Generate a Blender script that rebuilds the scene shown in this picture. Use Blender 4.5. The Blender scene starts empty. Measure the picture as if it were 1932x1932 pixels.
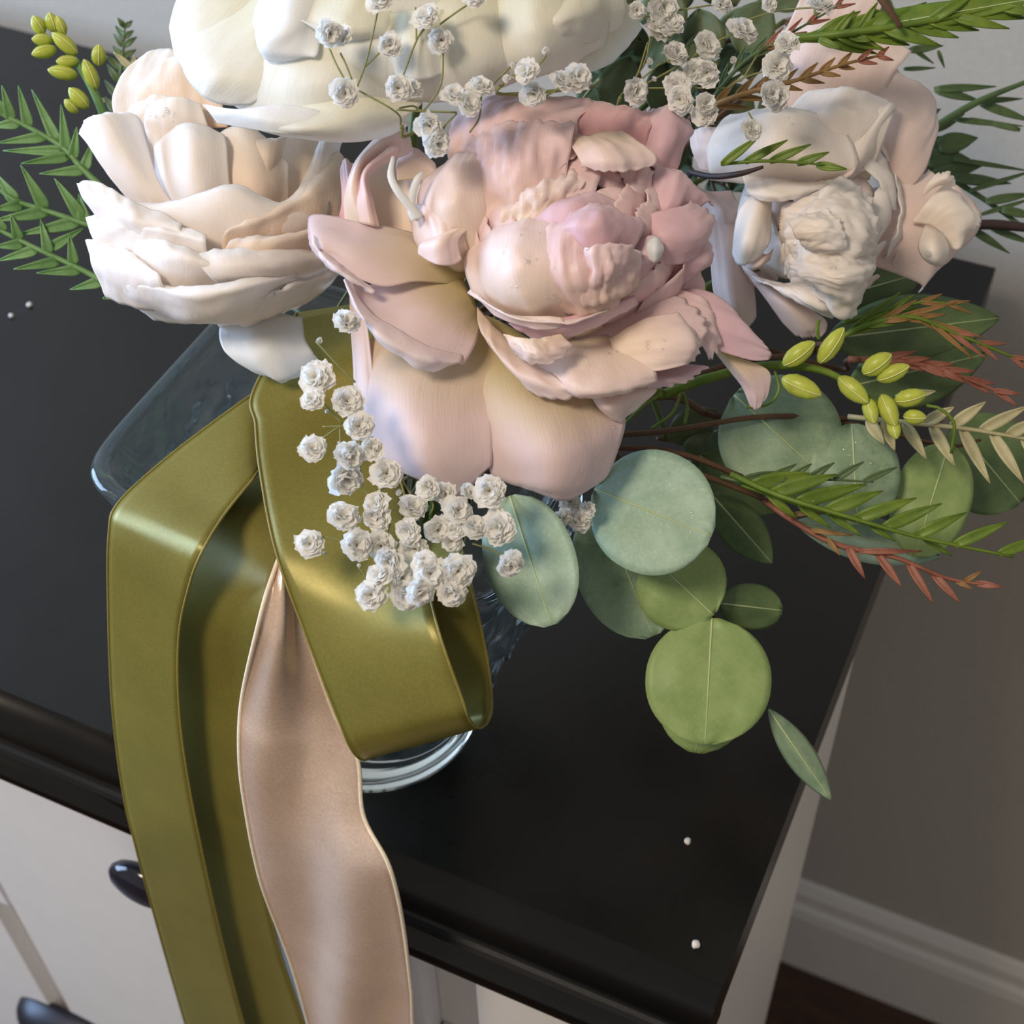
import bpy, bmesh, math, random
import numpy as np
from mathutils import Vector, Matrix, noise

# ------------------------------------------------------------------ camera
F_PX, CX = 2800.0, 966.0
PITCH, YAW, ROLL = (math.radians(a) for a in (47.077, 25.863, -1.643))
T = 0.95                                   # height of the black dresser top
CAM = np.array([0.043, -0.261, 1.50])
FW = np.array([-math.sin(YAW) * math.cos(PITCH), math.cos(YAW) * math.cos(PITCH), -math.sin(PITCH)])
_r0 = np.array([math.cos(YAW), math.sin(YAW), 0.0])
_u0 = np.cross(_r0, FW)
RT = math.cos(ROLL) * _r0 + math.sin(ROLL) * _u0
UP = -math.sin(ROLL) * _r0 + math.cos(ROLL) * _u0

scn = bpy.context.scene
COL = scn.collection
cd = bpy.data.cameras.new('camera')
cam = bpy.data.objects.new('camera', cd)
COL.objects.link(cam)
cd.sensor_width = 36.0
cd.lens = F_PX / 1932.0 * 36.0
cd.clip_start = 0.01
cd.dof.use_dof = True
cd.dof.focus_distance = 0.505
cd.dof.aperture_fstop = 17.0
M = Matrix.Identity(4)
for i in range(3):
    M[i][0], M[i][1], M[i][2], M[i][3] = RT[i], UP[i], -FW[i], CAM[i]
cam.matrix_world = M
scn.camera = cam

# ------------------------------------------------------------------ light
w = bpy.data.worlds.new('room_ambience')
scn.world = w
w.use_nodes = True
w.node_tree.nodes['Background'].inputs[0].default_value = (1.0, 0.96, 0.92, 1)
w.node_tree.nodes['Background'].inputs[1].default_value = 0.30

def area(name, loc, target, sx, sy, power, col):
    l = bpy.data.lights.new(name, 'AREA')
    l.shape = 'RECTANGLE'; l.size = sx; l.size_y = sy
    l.energy = power; l.color = col
    o = bpy.data.objects.new(name, l)
    COL.objects.link(o)
    o.location = loc
    o.rotation_euler = (Vector(target) - Vector(loc)).to_track_quat('-Z', 'Y').to_euler()
    return o
# The photograph gives two lights, both outside the picture: blue daylight from a window at the left
# (its pane is mirrored in the knob) and a warm ceiling lamp above, in front of the dresser.
area('window_left_offscreen', (-1.84, -0.25, 1.50), (0.0, -0.25, 1.50), 1.2, 1.2, 60.0, (0.46, 0.67, 1.0))
area('ceiling_lamp_offscreen', (-0.50, -0.85, 2.50), (-0.50, -0.85, 0.0), 0.42, 0.42, 25.0, (1.0, 0.85, 0.68))

vs = scn.view_settings
vs.view_transform = 'Standard'
vs.look = 'None'
vs.gamma = 1.0
vs.use_curve_mapping = False
vs.exposure = 0.08

# ------------------------------------------------------------------ geometry helpers
def ray(u, v):
    return FW + (u - CX) / F_PX * RT - (v - CX) / F_PX * UP
def at(u, v, d):                     # point seen at pixel (u, v), d metres in front of the camera
    return CAM + ray(u, v) * d
def atz(u, v, z):
    r = ray(u, v); return CAM + r * ((z - CAM[2]) / r[2])
def aty(u, v, y):
    r = ray(u, v); return CAM + r * ((y - CAM[1]) / r[1])

def catmull(pts, n, stop=1.0):
    """resample the control points (k, 3) to n points on a Catmull-Rom curve (up to the fraction stop)"""
    P = np.asarray(pts, float)
    k = len(P)
    if k == 2:
        t = np.linspace(0, 1, n)[:, None]
        return P[0] * (1 - t) + P[1] * t
    E = np.vstack([2 * P[0] - P[1], P, 2 * P[-1] - P[-2]])
    s = np.linspace(0, (k - 1) * stop, n)
    i = np.minimum(s.astype(int), k - 2)
    f = (s - i)[:, None]
    p0, p1, p2, p3 = E[i], E[i + 1], E[i + 2], E[i + 3]
    return 0.5 * (2 * p1 + (p2 - p0) * f + (2 * p0 - 5 * p1 + 4 * p2 - p3) * f ** 2 + (3 * p1 - p0 - 3 * p2 + p3) * f ** 3)

def grid_surface(rows, nu, nv, rounding=0.0):
    R = np.stack([catmull(r, nu) for r in rows])                 # (k, nu, 3)
    q = np.abs(np.linspace(-1, 1, nu))
    return np.stack([catmull(R[:, j], nv, 1 - rounding * q[j] ** 3.5) for j in range(nu)], axis=1)   # (nv, nu, 3)

def grid_normals(G):
    du = np.gradient(G, axis=1); dv = np.gradient(G, axis=0)
    n = np.cross(du, dv)
    l = np.linalg.norm(n, axis=2, keepdims=True); l[l < 1e-12] = 1
    return n / l

def n3(x, y, z):
    return noise.noise(Vector((x, y, z)))

def mesh_obj(name, verts, faces, mat, parent=None, uvs=None, smooth=True):
    me = bpy.data.meshes.new(name)
    me.from_pydata([tuple(v) for v in verts], [], faces)
    if uvs is not None:
        lay = me.uv_layers.new(name='UVMap')
        for l in me.loops:
            lay.data[l.index].uv = uvs[l.vertex_index]
    if smooth:
        me.polygons.foreach_set('use_smooth', [True] * len(me.polygons))
    me.materials.append(mat)
    me.update()
    o = bpy.data.objects.new(name, me)
    COL.objects.link(o)
    if parent is not None:
        o.parent = parent
        o.matrix_parent_inverse = parent.matrix_world.inverted()
    return o

def grid_obj(name, G, mat, parent, thick=0.0005):
    nv, nu, _ = G.shape
    verts = G.reshape(-1, 3)
    faces = [(r * nu + c, r * nu + c + 1, (r + 1) * nu + c + 1, (r + 1) * nu + c) for r in range(nv - 1) for c in range(nu - 1)]
    uvs = [(c / (nu - 1), r / (nv - 1)) for r in range(nv) for c in range(nu)]
    o = mesh_obj(name, verts, faces, mat, parent, uvs)
    if thick:
        m = o.modifiers.new('thickness', 'SOLIDIFY')
        m.thickness = thick; m.offset = 0
    return o

def tube_data(path, rad, sides=8, cap=True):
    P = np.asarray(path, float); n = len(P)
    rad = np.broadcast_to(np.asarray(rad, float), (n,)) if np.ndim(rad) else np.full(n, rad)
    t = np.gradient(P, axis=0); t /= np.maximum(np.linalg.norm(t, axis=1, keepdims=True), 1e-12)
    ref = np.array([0.31, 0.17, 0.93])
    verts, faces = [], []
    a = np.cross(t[0], ref); a /= np.linalg.norm(a)
    for i in range(n):
        a = a - t[i] * (a @ t[i]); a /= np.linalg.norm(a)
        b = np.cross(t[i], a)
        for k in range(sides):
            q = 2 * math.pi * k / sides
            verts.append(P[i] + rad[i] * (math.cos(q) * a + math.sin(q) * b))
    for i in range(n - 1):
        for k in range(sides):
            k2 = (k + 1) % sides
            faces.append((i * sides + k, i * sides + k2, (i + 1) * sides + k2, (i + 1) * sides + k))
    if cap:
        faces.append(tuple(range(sides - 1, -1, -1)))
        faces.append(tuple((n - 1) * sides + k for k in range(sides)))
    return verts, faces

def tube(name, path, rad, mat, parent, sides=8, n=None):
    if n: path = catmull(path, n)
    if n and np.ndim(rad): rad = np.interp(np.linspace(0, 1, n), np.linspace(0, 1, len(rad)), rad)
    v, f = tube_data(path, rad, sides)
    return mesh_obj(name, v, f, mat, parent)

def bm_obj(name, bm, mat, parent=None, smooth=False, bevel=0):
    if bevel:
        bmesh.ops.bevel(bm, geom=list(bm.edges), offset=bevel, segments=2, affect='EDGES', profile=0.6)
    bmesh.ops.recalc_face_normals(bm, faces=bm.faces)
    me = bpy.data.meshes.new(name); bm.to_mesh(me); bm.free()
    if smooth: me.polygons.foreach_set('use_smooth', [True] * len(me.polygons))
    me.materials.append(mat)
    o = bpy.data.objects.new(name, me); COL.objects.link(o)
    if parent is not None:
        o.parent = parent; o.matrix_parent_inverse = parent.matrix_world.inverted()
    return o

def box(name, x0, x1, y0, y1, z0, z1, mat, parent=None, bevel=0):
    bm = bmesh.new()
    bmesh.ops.create_cube(bm, size=1)
    for v in bm.verts:
        v.co = Vector((x0 + (v.co.x + .5) * (x1 - x0), y0 + (v.co.y + .5) * (y1 - y0), z0 + (v.co.z + .5) * (z1 - z0)))
    return bm_obj(name, bm, mat, parent, bevel=bevel)

def thing(name, label, cat, loc, group=None):
    o = bpy.data.objects.new(name, None)
    o.empty_display_size = 0.01
    COL.objects.link(o)
    o.location = loc
    o.matrix_world = Matrix.Translation(Vector(loc))
    tag(o, label, cat, group)
    return o
def tag(o, label, cat, group=None):
    o['label'] = label; o['category'] = cat
    if group: o['group'] = group
    return o
def struct(o, label):
    o['kind'] = 'structure'; o['label'] = label
    return o

# ------------------------------------------------------------------ materials
def srgb(r, g, b):
    return tuple(((c / 255.0) / 12.92 if c / 255.0 <= 0.04045 else ((c / 255.0 + 0.055) / 1.055) ** 2.4) for c in (r, g, b)) + (1.0,)

def new_mat(name):
    m = bpy.data.materials.new(name); m.use_nodes = True
    nt = m.node_tree
    return m, nt, nt.nodes['Principled BSDF'], nt.nodes['Material Output']

def ramp(nt, fac, stops):
    r = nt.nodes.new('ShaderNodeValToRGB')
    e = r.color_ramp.elements
    while len(e) < len(stops): e.new(0.5)
    for k, (p, c) in enumerate(stops):
        e[k].position = p; e[k].color = c
    nt.links.new(fac, r.inputs[0])
    return r.outputs[0]

def noise_node(nt, scale, detail=4, rough=0.6, coord='Object', stretch=None):
    tc = nt.nodes.new('ShaderNodeTexCoord')
    nz = nt.nodes.new('ShaderNodeTexNoise')
    nz.inputs['Scale'].default_value = scale
    nz.inputs['Detail'].default_value = detail
    nz.inputs['Roughness'].default_value = rough
    src = tc.outputs[coord]
    if stretch:
        mp = nt.nodes.new('ShaderNodeMapping')
        mp.inputs['Scale'].default_value = stretch
        nt.links.new(src, mp.inputs[0]); src = mp.outputs[0]
    nt.links.new(src, nz.inputs['Vector'])
    return nz.outputs['Fac']

def bump(nt, bsdf, h, strength, dist=0.001):
    b = nt.nodes.new('ShaderNodeBump')
    b.inputs['Strength'].default_value = strength
    b.inputs['Distance'].default_value = dist
    nt.links.new(h, b.inputs['Height'])
    nt.links.new(b.outputs[0], bsdf.inputs['Normal'])
    return b

def mix_col(nt, fac, a, b, mode='MIX'):
    m = nt.nodes.new('ShaderNodeMix'); m.data_type = 'RGBA'; m.blend_type = mode
    for sock, val in ((m.inputs[0], fac), (m.inputs[6], a), (m.inputs[7], b)):
        if hasattr(val, 'links') or hasattr(val, 'is_linked'):
            nt.links.new(val, sock)
        else:
            sock.default_value = val
    return m.outputs[2]

def petal_mat(name, base, mid, tip, transl=0.28, rough=0.5, vein=0.35):
    """soft petal: colour runs from claw to rim (as pigment does), faint lengthwise veins, light passes through"""
    m, nt, b, out = new_mat(name)
    tc = nt.nodes.new('ShaderNodeTexCoord')
    sp = nt.nodes.new('ShaderNodeSeparateXYZ')
    nt.links.new(tc.outputs['UV'], sp.inputs[0])
    c = ramp(nt, sp.outputs[1], [(0.0, base), (0.5, mid), (1.0, tip)])
    vn = noise_node(nt, 6.0, 3, 0.6, 'UV', (9.0, 1.2, 1.0))
    dark = mix_col(nt, 0.5, c, (0.86, 0.80, 0.78, 1), 'MULTIPLY')
    c2 = mix_col(nt, ramp(nt, vn, [(0.45, (0, 0, 0, 1)), (0.8, (vein, vein, vein, 1))]), c, dark)
    nt.links.new(c2, b.inputs['Base Color'])
    b.inputs['Roughness'].default_value = rough
    b.inputs['Specular IOR Level'].default_value = 0.35
    b.inputs['Sheen Weight'].default_value = 0.15
    bump(nt, b, vn, 0.25, 0.0006)
    tr = nt.nodes.new('ShaderNodeBsdfTranslucent')
    nt.links.new(c2, tr.inputs[0])
    mx = nt.nodes.new('ShaderNodeMixShader')
    mx.inputs[0].default_value = transl
    nt.links.new(b.outputs[0], mx.inputs[1]); nt.links.new(tr.outputs[0], mx.inputs[2])
    nt.links.new(mx.outputs[0], out.inputs[0])
    return m

def plain(name, col, rough=0.6, var=0.12, scale=120, bumps=0.0, metal=0.0, spec=0.5, transl=0.0):
    m, nt, b, out = new_mat(name)
    nz = noise_node(nt, scale, 4)
    lo = tuple(c * (1 - var) for c in col[:3]) + (1,)
    hi = tuple(min(1, c * (1 + var)) for c in col[:3]) + (1,)
    c = ramp(nt, nz, [(0.3, lo), (0.7, hi)])
    nt.links.new(c, b.inputs['Base Color'])
    b.inputs['Roughness'].default_value = rough
    b.inputs['Metallic'].default_value = metal
    b.inputs['Specular IOR Level'].default_value = spec
    if bumps: bump(nt, b, nz, bumps, 0.0008)
    if transl:
        tr = nt.nodes.new('ShaderNodeBsdfTranslucent'); nt.links.new(c, tr.inputs[0])
        mx = nt.nodes.new('ShaderNodeMixShader'); mx.inputs[0].default_value = transl
        nt.links.new(b.outputs[0], mx.inputs[1]); nt.links.new(tr.outputs[0], mx.inputs[2])
        nt.links.new(mx.outputs[0], out.inputs[0])
    return m

def satin(name, col, rough=0.34, metal=0.35):
    m, nt, b, out = new_mat(name)
    nz = noise_node(nt, 900, 2)
    big = noise_node(nt, 35, 3)
    lo = tuple(c * .82 for c in col[:3]) + (1,)
    hi = tuple(min(1, c * 1.15) for c in col[:3]) + (1,)
    c = mix_col(nt, 0.45, ramp(nt, nz, [(0.3, lo), (0.7, hi)]), ramp(nt, big, [(0.3, lo), (0.7, hi)]))
    nt.links.new(c, b.inputs['Base Color'])
    b.inputs['Roughness'].default_value = rough
    b.inputs['Metallic'].default_value = metal
    b.inputs['Sheen Weight'].default_value = 0.25
    b.inputs['Sheen Tint'].default_value = hi
    tc = nt.nodes.new('ShaderNodeTexCoord')
    wv = nt.nodes.new('ShaderNodeTexWave')
    wv.inputs['Scale'].default_value = 160.0
    wv.inputs['Distortion'].default_value = 1.5
    nt.links.new(tc.outputs['UV'], wv.inputs['Vector'])
    bump(nt, b, mix_col(nt, 0.5, wv.outputs[0], nz), 0.12, 0.0002)
    return m

# ------------------------------------------------------------------ setting
def wall_material():
    m, nt, b, out = new_mat('painted_wall')
    nz = noise_node(nt, 260, 4)
    c = ramp(nt, nz, [(0.3, srgb(178, 170, 157)), (0.7, srgb(186, 178, 165))])
    nt.links.new(c, b.inputs['Base Color'])
    b.inputs['Roughness'].default_value = 0.85
    bump(nt, b, nz, 0.2, 0.0006)
    return m
M_wall = wall_material()
M_trim = plain('white_trim_paint', srgb(222, 214, 203), 0.45, 0.02, 40)
M_white = plain('white_cabinet_paint', srgb(226, 221, 216), 0.42, 0.02, 30)

def floor_material():
    m, nt, b, out = new_mat('dark_wood_floor')
    g = noise_node(nt, 8, 6, 0.6, 'Object', (1.5, 14, 1))
    c = ramp(nt, g, [(0.3, srgb(40, 24, 16)), (0.7, srgb(78, 48, 31))])
    nt.links.new(c, b.inputs['Base Color'])
    b.inputs['Roughness'].default_value = 0.4
    bump(nt, b, g, 0.15, 0.001)
    return m
M_floor = floor_material()

def top_material():
    """black painted wood, worn through to orange wood at the front arris, a little dusty"""
    m, nt, b, out = new_mat('black_painted_top')
    n1 = noise_node(nt, 14, 5)
    n2 = noise_node(nt, 420, 3)
    c = ramp(nt, n1, [(0.3, (0.0045, 0.0038, 0.0034, 1)), (0.75, (0.0080, 0.0066, 0.0058, 1))])
    tc = nt.nodes.new('ShaderNodeTexCoord')
    sp = nt.nodes.new('ShaderNodeSeparateXYZ'); nt.links.new(tc.outputs['Object'], sp.inputs[0])
    # thin band along the front arris (object y about -0.001) where the paint has chipped
    band = nt.nodes.new('ShaderNodeMath'); band.operation = 'COMPARE'
    band.inputs[1].default_value = -0.0015; band.inputs[2].default_value = 0.0022
    nt.links.new(sp.outputs[1], band.inputs[0])
    chip = ramp(nt, noise_node(nt, 26, 2, 0.5, 'Object', (1, .2, .2)), [(0.66, (0, 0, 0, 1)), (0.68, (1, 1, 1, 1))])
    mul = nt.nodes.new('ShaderNodeMath'); mul.operation = 'MULTIPLY'
    nt.links.new(band.outputs[0], mul.inputs[0]); nt.links.new(chip, mul.inputs[1])
    c2 = mix_col(nt, mul.outputs[0], c, srgb(168, 92, 48))
    nt.links.new(c2, b.inputs['Base Color'])
    r = ramp(nt, n1, [(0.3, (0.24, 0.24, 0.24, 1)), (0.7, (0.33, 0.33, 0.33, 1))])
    # the handled front moulding is polished smoother than the top
    lt = nt.nodes.new('ShaderNodeMath'); lt.operation = 'LESS_THAN'; lt.inputs[1].default_value = -0.004
    nt.links.new(sp.outputs[1], lt.inputs[0])
    r2 = mix_col(nt, lt.outputs[0], r, (0.26, 0.26, 0.26, 1))
    lb = nt.nodes.new('ShaderNodeMath'); lb.operation = 'LESS_THAN'; lb.inputs[1].default_value = -0.0125
    nt.links.new(sp.outputs[1], lb.inputs[0])
    r2 = mix_col(nt, lb.outputs[0], r2, (0.15, 0.15, 0.15, 1))
    nt.links.new(r2, b.inputs['Roughness'])
    b.inputs['Specular IOR Level'].default_value = 0.40
    bump(nt, b, n2, 0.10, 0.0003)
    return m
M_top = top_material()
M_knob = plain('black_glazed_knob', srgb(28, 28, 36), 0.12, 0.1, 60)
M_pull = plain('dark_iron_pull', srgb(44, 45, 52), 0.35, 0.15, 90, metal=0.5)

# far wall behind the dresser, floor and baseboard
struct(box('wall_back', -2.2, 1.6, 0.53, 0.60, 0.0, 2.6, M_wall), 'pale painted wall behind the dresser')
struct(box('wall_left', -2.02, -1.92, -1.6, 0.53, 0.0, 2.6, M_wall), 'pale painted wall with the window left of the dresser')
win = bpy.data.objects.new('window_1', None); COL.objects.link(win)
win.location = (-1.92, -0.25, 0.90); win.matrix_world = Matrix.Translation(Vector((-1.92, -0.25, 0.90)))
struct(win, 'white framed window in the left wall')
for y0, y1, z0, z1 in ((-0.92, -0.86, 0.84, 2.16), (0.36, 0.42, 0.84, 2.16), (-0.86, 0.36, 0.84, 0.90), (-0.86, 0.36, 2.10, 2.16)):
    box('window_frame', -1.9195, -1.86, y0, y1, z0, z1, M_trim, win, 0.002)
struct(box('floor', -2.2, 1.6, -2.2, 0.60, -0.05, 0.0, M_floor), 'dark brown wooden floor')
bb = bmesh.new()
prof = [(0.5299, 0.0), (0.512, 0.0), (0.512, 0.10), (0.515, 0.112), (0.519, 0.118), (0.520, 0.134), (0.5255, 0.145), (0.5299, 0.147)]
ring = [[bb.verts.new((x, y, z)) for (y, z) in prof] for x in (-1.919, 1.6)]
for k in range(len(prof)):
    k2 = (k + 1) % len(prof)
    bb.faces.new((ring[0][k], ring[0][k2], ring[1][k2], ring[1][k]))
bb.faces.new(ring[0]); bb.faces.new(ring[1][::-1])
struct(bm_obj('baseboard_back', bb, M_trim), 'white moulded baseboard along the far wall')

# ------------------------------------------------------------------ dresser
dresser = thing('dresser', 'white painted dresser with worn black top under the bouquet vase', 'dresser', (-0.55, 0.11, 0.0))
XL = -1.25
tb = bmesh.new()
pf = [(0.495, -0.036), (0.495, -0.002), (0.493, 0.0), (0.004, 0.0), (0.001, -0.0006), (-0.002, -0.0022), (-0.0045, -0.0045),
      (-0.0068, -0.0080), (-0.0086, -0.0125), (-0.0098, -0.0170), (-0.0106, -0.0212)]
pf += [(-0.0130 + 0.0088 * math.cos(math.radians(a)), -0.0310 + 0.0088 * math.sin(math.radians(a))) for a in range(100, 255, 9)]
pf += [(-0.0110, -0.0410), (0.012, -0.0430), (0.012, -0.036)]
ring = [[tb.verts.new((x, y, T + z)) for (y, z) in pf] for x in (XL, 0.0)]
for k in range(len(pf)):
    k2 = (k + 1) % len(pf)
    f = tb.faces.new((ring[0][k], ring[0][k2], ring[1][k2], ring[1][k])); f.smooth = 3 <= k <= len(pf) - 5 and k != 10
tb.faces.new(ring[0]); tb.faces.new(ring[1][::-1])
top = bm_obj('top', tb, M_top, dresser); top['label'] = 'black top with rounded front edge and chipped paint'
box('carcass', XL + 0.02, -0.0005, 0.006, 0.216, 0.09, T - 0.0365, M_white, dresser, 0.001)
box('plinth', XL + 0.04, -0.03, 0.03, 0.20, 0.0, 0.0895, M_white, dresser, 0.001)

def front(name, x0, x1, z0, z1, bev, y0=-0.006, mat=None):
    """a door or drawer front: a slab with a bevelled edge"""
    bm = bmesh.new()
    a = [bm.verts.new((x, 0.0055, z)) for x, z in ((x0, z0), (x1, z0), (x1, z1), (x0, z1))]
    b_ = [bm.verts.new((x, 0.0, z)) for x, z in ((x0, z0), (x1, z0), (x1, z1), (x0, z1))]
    c = [bm.verts.new((x, y0, z)) for x, z in ((x0 + bev, z0 + bev), (x1 - bev, z0 + bev), (x1 - bev, z1 - bev), (x0 + bev, z1 - bev))]
    for p, q in ((a, b_), (b_, c)):
        for k in range(4):
            bm.faces.new((p[k], p[(k + 1) % 4], q[(k + 1) % 4], q[k]))
    bm.faces.new(c); bm.faces.new(a[::-1])
    return bm_obj(name, bm, mat or M_white, dresser)
drawer_a = front('drawer', -0.92, -0.4240, 0.47, 0.709, 0.004, -0.008)
front('drawer', -0.92, -0.4240, 0.10, 0.46, 0.004, -0.008)
front('drawer', -0.92, -0.4145, 0.7102, 0.905, 0.0015)
door = front('door', -0.4130, -0.1330, 0.10, 0.905, 0.0015)
front('door', -0.1080, -0.012, 0.10, 0.905, 0.003)
box('rail', -0.1315, -0.1095, -0.001, 0.0058, 0.10, 0.792, M_white, dresser, 0.0008)

def lathe(name, prof, mat, parent, n=28, axis_to=None, loc=(0, 0, 0), scale=(1, 1, 1)):
    verts, faces = [], []
    for r, z in prof:
        for k in range(n):
            a = 2 * math.pi * k / n
            verts.append((r * math.cos(a) * scale[0], r * math.sin(a) * scale[1], z * scale[2]))
    for i in range(len(prof) - 1):
        for k in range(n):
            k2 = (k + 1) % n
            faces.append((i * n + k, i * n + k2, (i + 1) * n + k2, (i + 1) * n + k))
    faces.append(tuple(range(n - 1, -1, -1))); faces.append(tuple((len(prof) - 1) * n + k for k in range(n)))
    q = Vector(axis_to).to_track_quat('Z', 'Y').to_matrix() if axis_to else Matrix.Identity(3)
    verts = [tuple(q @ Vector(v) + Vector(loc)) for v in verts]
    return mesh_obj(name, verts, faces, mat, parent)
kp = aty(272, 1668, -0.022)
lathe('knob', [(0.0075, 0.0), (0.0075, 0.003), (0.0050, 0.006), (0.0055, 0.012), (0.0100, 0.0155), (0.0138, 0.0190), (0.0152, 0.0230),
               (0.0148, 0.0270), (0.0125, 0.0305), (0.0080, 0.0330), (0.003, 0.0340)], M_knob, door, 32, (0, -1, 0), (kp[0], -0.0058, kp[2]), (1.25, 1.0, 0.70))
# cup pull of the lower left drawer
pp = aty(120, 1972, -0.02)
pv, pfc = [], []
NU, NV = 25, 9
for i in range(NU):
    s = i / (NU - 1) * 2 - 1
    prof_w = max(0.05, math.sqrt(max(0, 1 - abs(s) ** 2.5)))
    for j in range(NV):
        a = j / (NV - 1) * math.pi * 0.5
        pv.append((pp[0] + s * 0.042, -0.0058 - 0.022 * prof_w * math.sin(a), pp[2] + 0.004 + 0.020 * prof_w * math.cos(a)))
for i in range(NU - 1):
    for j in range(NV - 1):
        pfc.append((i * NV + j, (i + 1) * NV + j, (i + 1) * NV + j + 1, i * NV + j + 1))
po = mesh_obj('cup_pull', pv, pfc, M_pull, drawer_a)
md = po.modifiers.new('thickness', 'SOLIDIFY'); md.thickness = 0.003; md.offset = 0

# ------------------------------------------------------------------ glass vase
def glass_material():
    m, nt, b, out = new_mat('clear_pressed_glass')
    b.inputs['Base Color'].default_value = (0.90, 0.97, 0.945, 1)
    b.inputs['Transmission Weight'].default_value = 1.0
    b.inputs['Roughness'].default_value = 0.015
    b.inputs['IOR'].default_value = 1.5
    nz = noise_node(nt, 60, 2)
    bump(nt, b, nz, 0.05, 0.0008)
    # faint pale haze mixed into the shader to brighten glass that renders too dark
    tr = nt.nodes.new('ShaderNodeBsdfTranslucent'); tr.inputs[0].default_value = (0.80, 0.90, 0.88, 1)
    df = nt.nodes.new('ShaderNodeBsdfDiffuse'); df.inputs[0].default_value = (0.80, 0.90, 0.88, 1)
    m1 = nt.nodes.new('ShaderNodeMixShader'); m1.inputs[0].default_value = 0.5
    nt.links.new(tr.outputs[0], m1.inputs[1]); nt.links.new(df.outputs[0], m1.inputs[2])
    m2 = nt.nodes.new('ShaderNodeMixShader'); m2.inputs[0].default_value = 0.022
    nt.links.new(b.outputs[0], m2.inputs[1]); nt.links.new(m1.outputs[0], m2.inputs[2])
    nt.links.new(m2.outputs[0], out.inputs[0])
    return m
M_glass = glass_material()
VX, VY, VH = -0.1855, 0.082, 0.162
def vase_section(t, inset):
    """outline at height t (0 base .. 1 rim): round foot opening into a rounded square mouth"""
    n = 192
    hx = 0.046 + (0.086 - 0.046) * t ** 0.85 - inset
    hy = 0.046 + (0.070 - 0.046) * t ** 0.85 - inset
    p = 2.0 + 5.0 * t ** 1.2
    out = []
    for k in range(n):
        a = 2 * math.pi * k / n
        c, s = math.cos(a), math.sin(a)
        e = (abs(c) ** p + abs(s) ** p) ** (-1 / p)
        out.append((hx * e * c, hy * e * s, a))
    return out
def vase_mesh():
    n = 192
    verts, faces, rings = [], [], []
    def add(t, z, inset, emb=0.0):
        r = []
        for (x, y, a) in vase_section(t, inset):
            l = math.hypot(x, y)
            d = 0.0
            if emb:
                # raised scrolls and beads pressed into the upper band
                s = a * 10
                d = emb * (max(0, math.sin(s + 3 * math.sin(t * 16))) ** 2 * 0.6 + max(0, math.sin(2 * s) * math.sin(t * 60)) * 0.7)
            k = 1 + d / l
            r.append(len(verts)); verts.append((VX + x * k, VY + y * k - 0.017 * (1 - t), T + z))
        rings.append(r)
    add(0.0, 0.0005, 0.003); add(0.0, 0.0025, 0.0); add(0.0, 0.0060, 0.0); add(0.01, 0.0085, 0.0025); add(0.015, 0.0095, 0.0035)
    for i in range(1, 46):
        t = i / 48
        band = max(0.0, min(1.0, (t - 0.30) / 0.06)) * max(0.0, min(1.0, (0.88 - t) / 0.05))
        add(t, 0.010 + t * (VH - 0.010), 0.0035 if t < 0.28 else 0.0, 0.0034 * band)
    add(0.975, VH - 0.004, -0.0012); add(0.99, VH - 0.0012, -0.0008); add(1.0, VH, 0.001); add(1.0, VH - 0.0004, 0.0038); add(0.98, VH - 0.003, 0.0052)
    for i in range(22, 0, -1):
        t = i / 24 * 0.95
        add(t, 0.014 + t * (VH - 0.014), 0.0085 if t < 0.28 else 0.0055)
    add(0.0, 0.014, 0.012)
    for a, b in zip(rings[:-1], rings[1:]):
        for k in range(n):
            k2 = (k + 1) % n
            faces.append((a[k], a[k2], b[k2], b[k]))
    faces.append(tuple(rings[0][::-1])); faces.append(tuple(rings[-1]))
    return verts, faces
v_, f_ = vase_mesh()
vase = mesh_obj('glass_vase', v_, f_, M_glass)
tag(vase, 'clear pressed glass vase with square rounded rim and round foot holding the bouquet', 'vase')

# ------------------------------------------------------------------ flowers
box_fix = None
M_stem = plain('green_stem', srgb(96, 112, 52), 0.5, 0.2, 150)
M_sepal = plain('green_sepal', srgb(92, 116, 54), 0.5, 0.2, 200, transl=0.2)
M_rose = petal_mat('cream_rose_petal', srgb(249, 237, 226), srgb(251, 245, 241), srgb(252, 250, 248), 0.38)
M_rose_in = petal_mat('peach_rose_petal', srgb(243, 212, 184), srgb(248, 231, 214), srgb(251, 243, 236), 0.34)
M_pink = petal_mat('pink_peony_petal', srgb(243, 216, 200), srgb(243, 213, 213), srgb(245, 222, 222), 0.28, 0.42)
M_pinkdeep = petal_mat('rosy_peony_petal', srgb(226, 160, 162), srgb(238, 196, 198), srgb(244, 218, 218), 0.28, 0.42)
M_mauve = petal_mat('mauve_peony_petal', srgb(230, 190, 196), srgb(232, 198, 206), srgb(238, 211, 217), 0.28, 0.45)
M_pinkcream = petal_mat('pale_peony_petal', srgb(247, 228, 204), srgb(247, 227, 220), srgb(247, 228, 226), 0.28, 0.38)
M_guard = petal_mat('pink_guard_petal', srgb(214, 198, 130), srgb(236, 215, 212), srgb(236, 216, 219), 0.34, 0.5)
M_blush = petal_mat('blush_peony_petal', srgb(249, 236, 222), srgb(251, 244, 237), srgb(252, 248, 244), 0.36, 0.40)
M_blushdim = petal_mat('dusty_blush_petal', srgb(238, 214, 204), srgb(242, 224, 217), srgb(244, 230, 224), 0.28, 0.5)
M_ivory = petal_mat('ivory_peony_petal', srgb(241, 238, 212), srgb(244, 242, 231), srgb(244, 244, 241), 0.40, 0.5)
M_pinkwhite = petal_mat('pink_white_petal', srgb(240, 222, 222), srgb(243, 230, 231), srgb(246, 238, 239), 0.35, 0.5)
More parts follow.
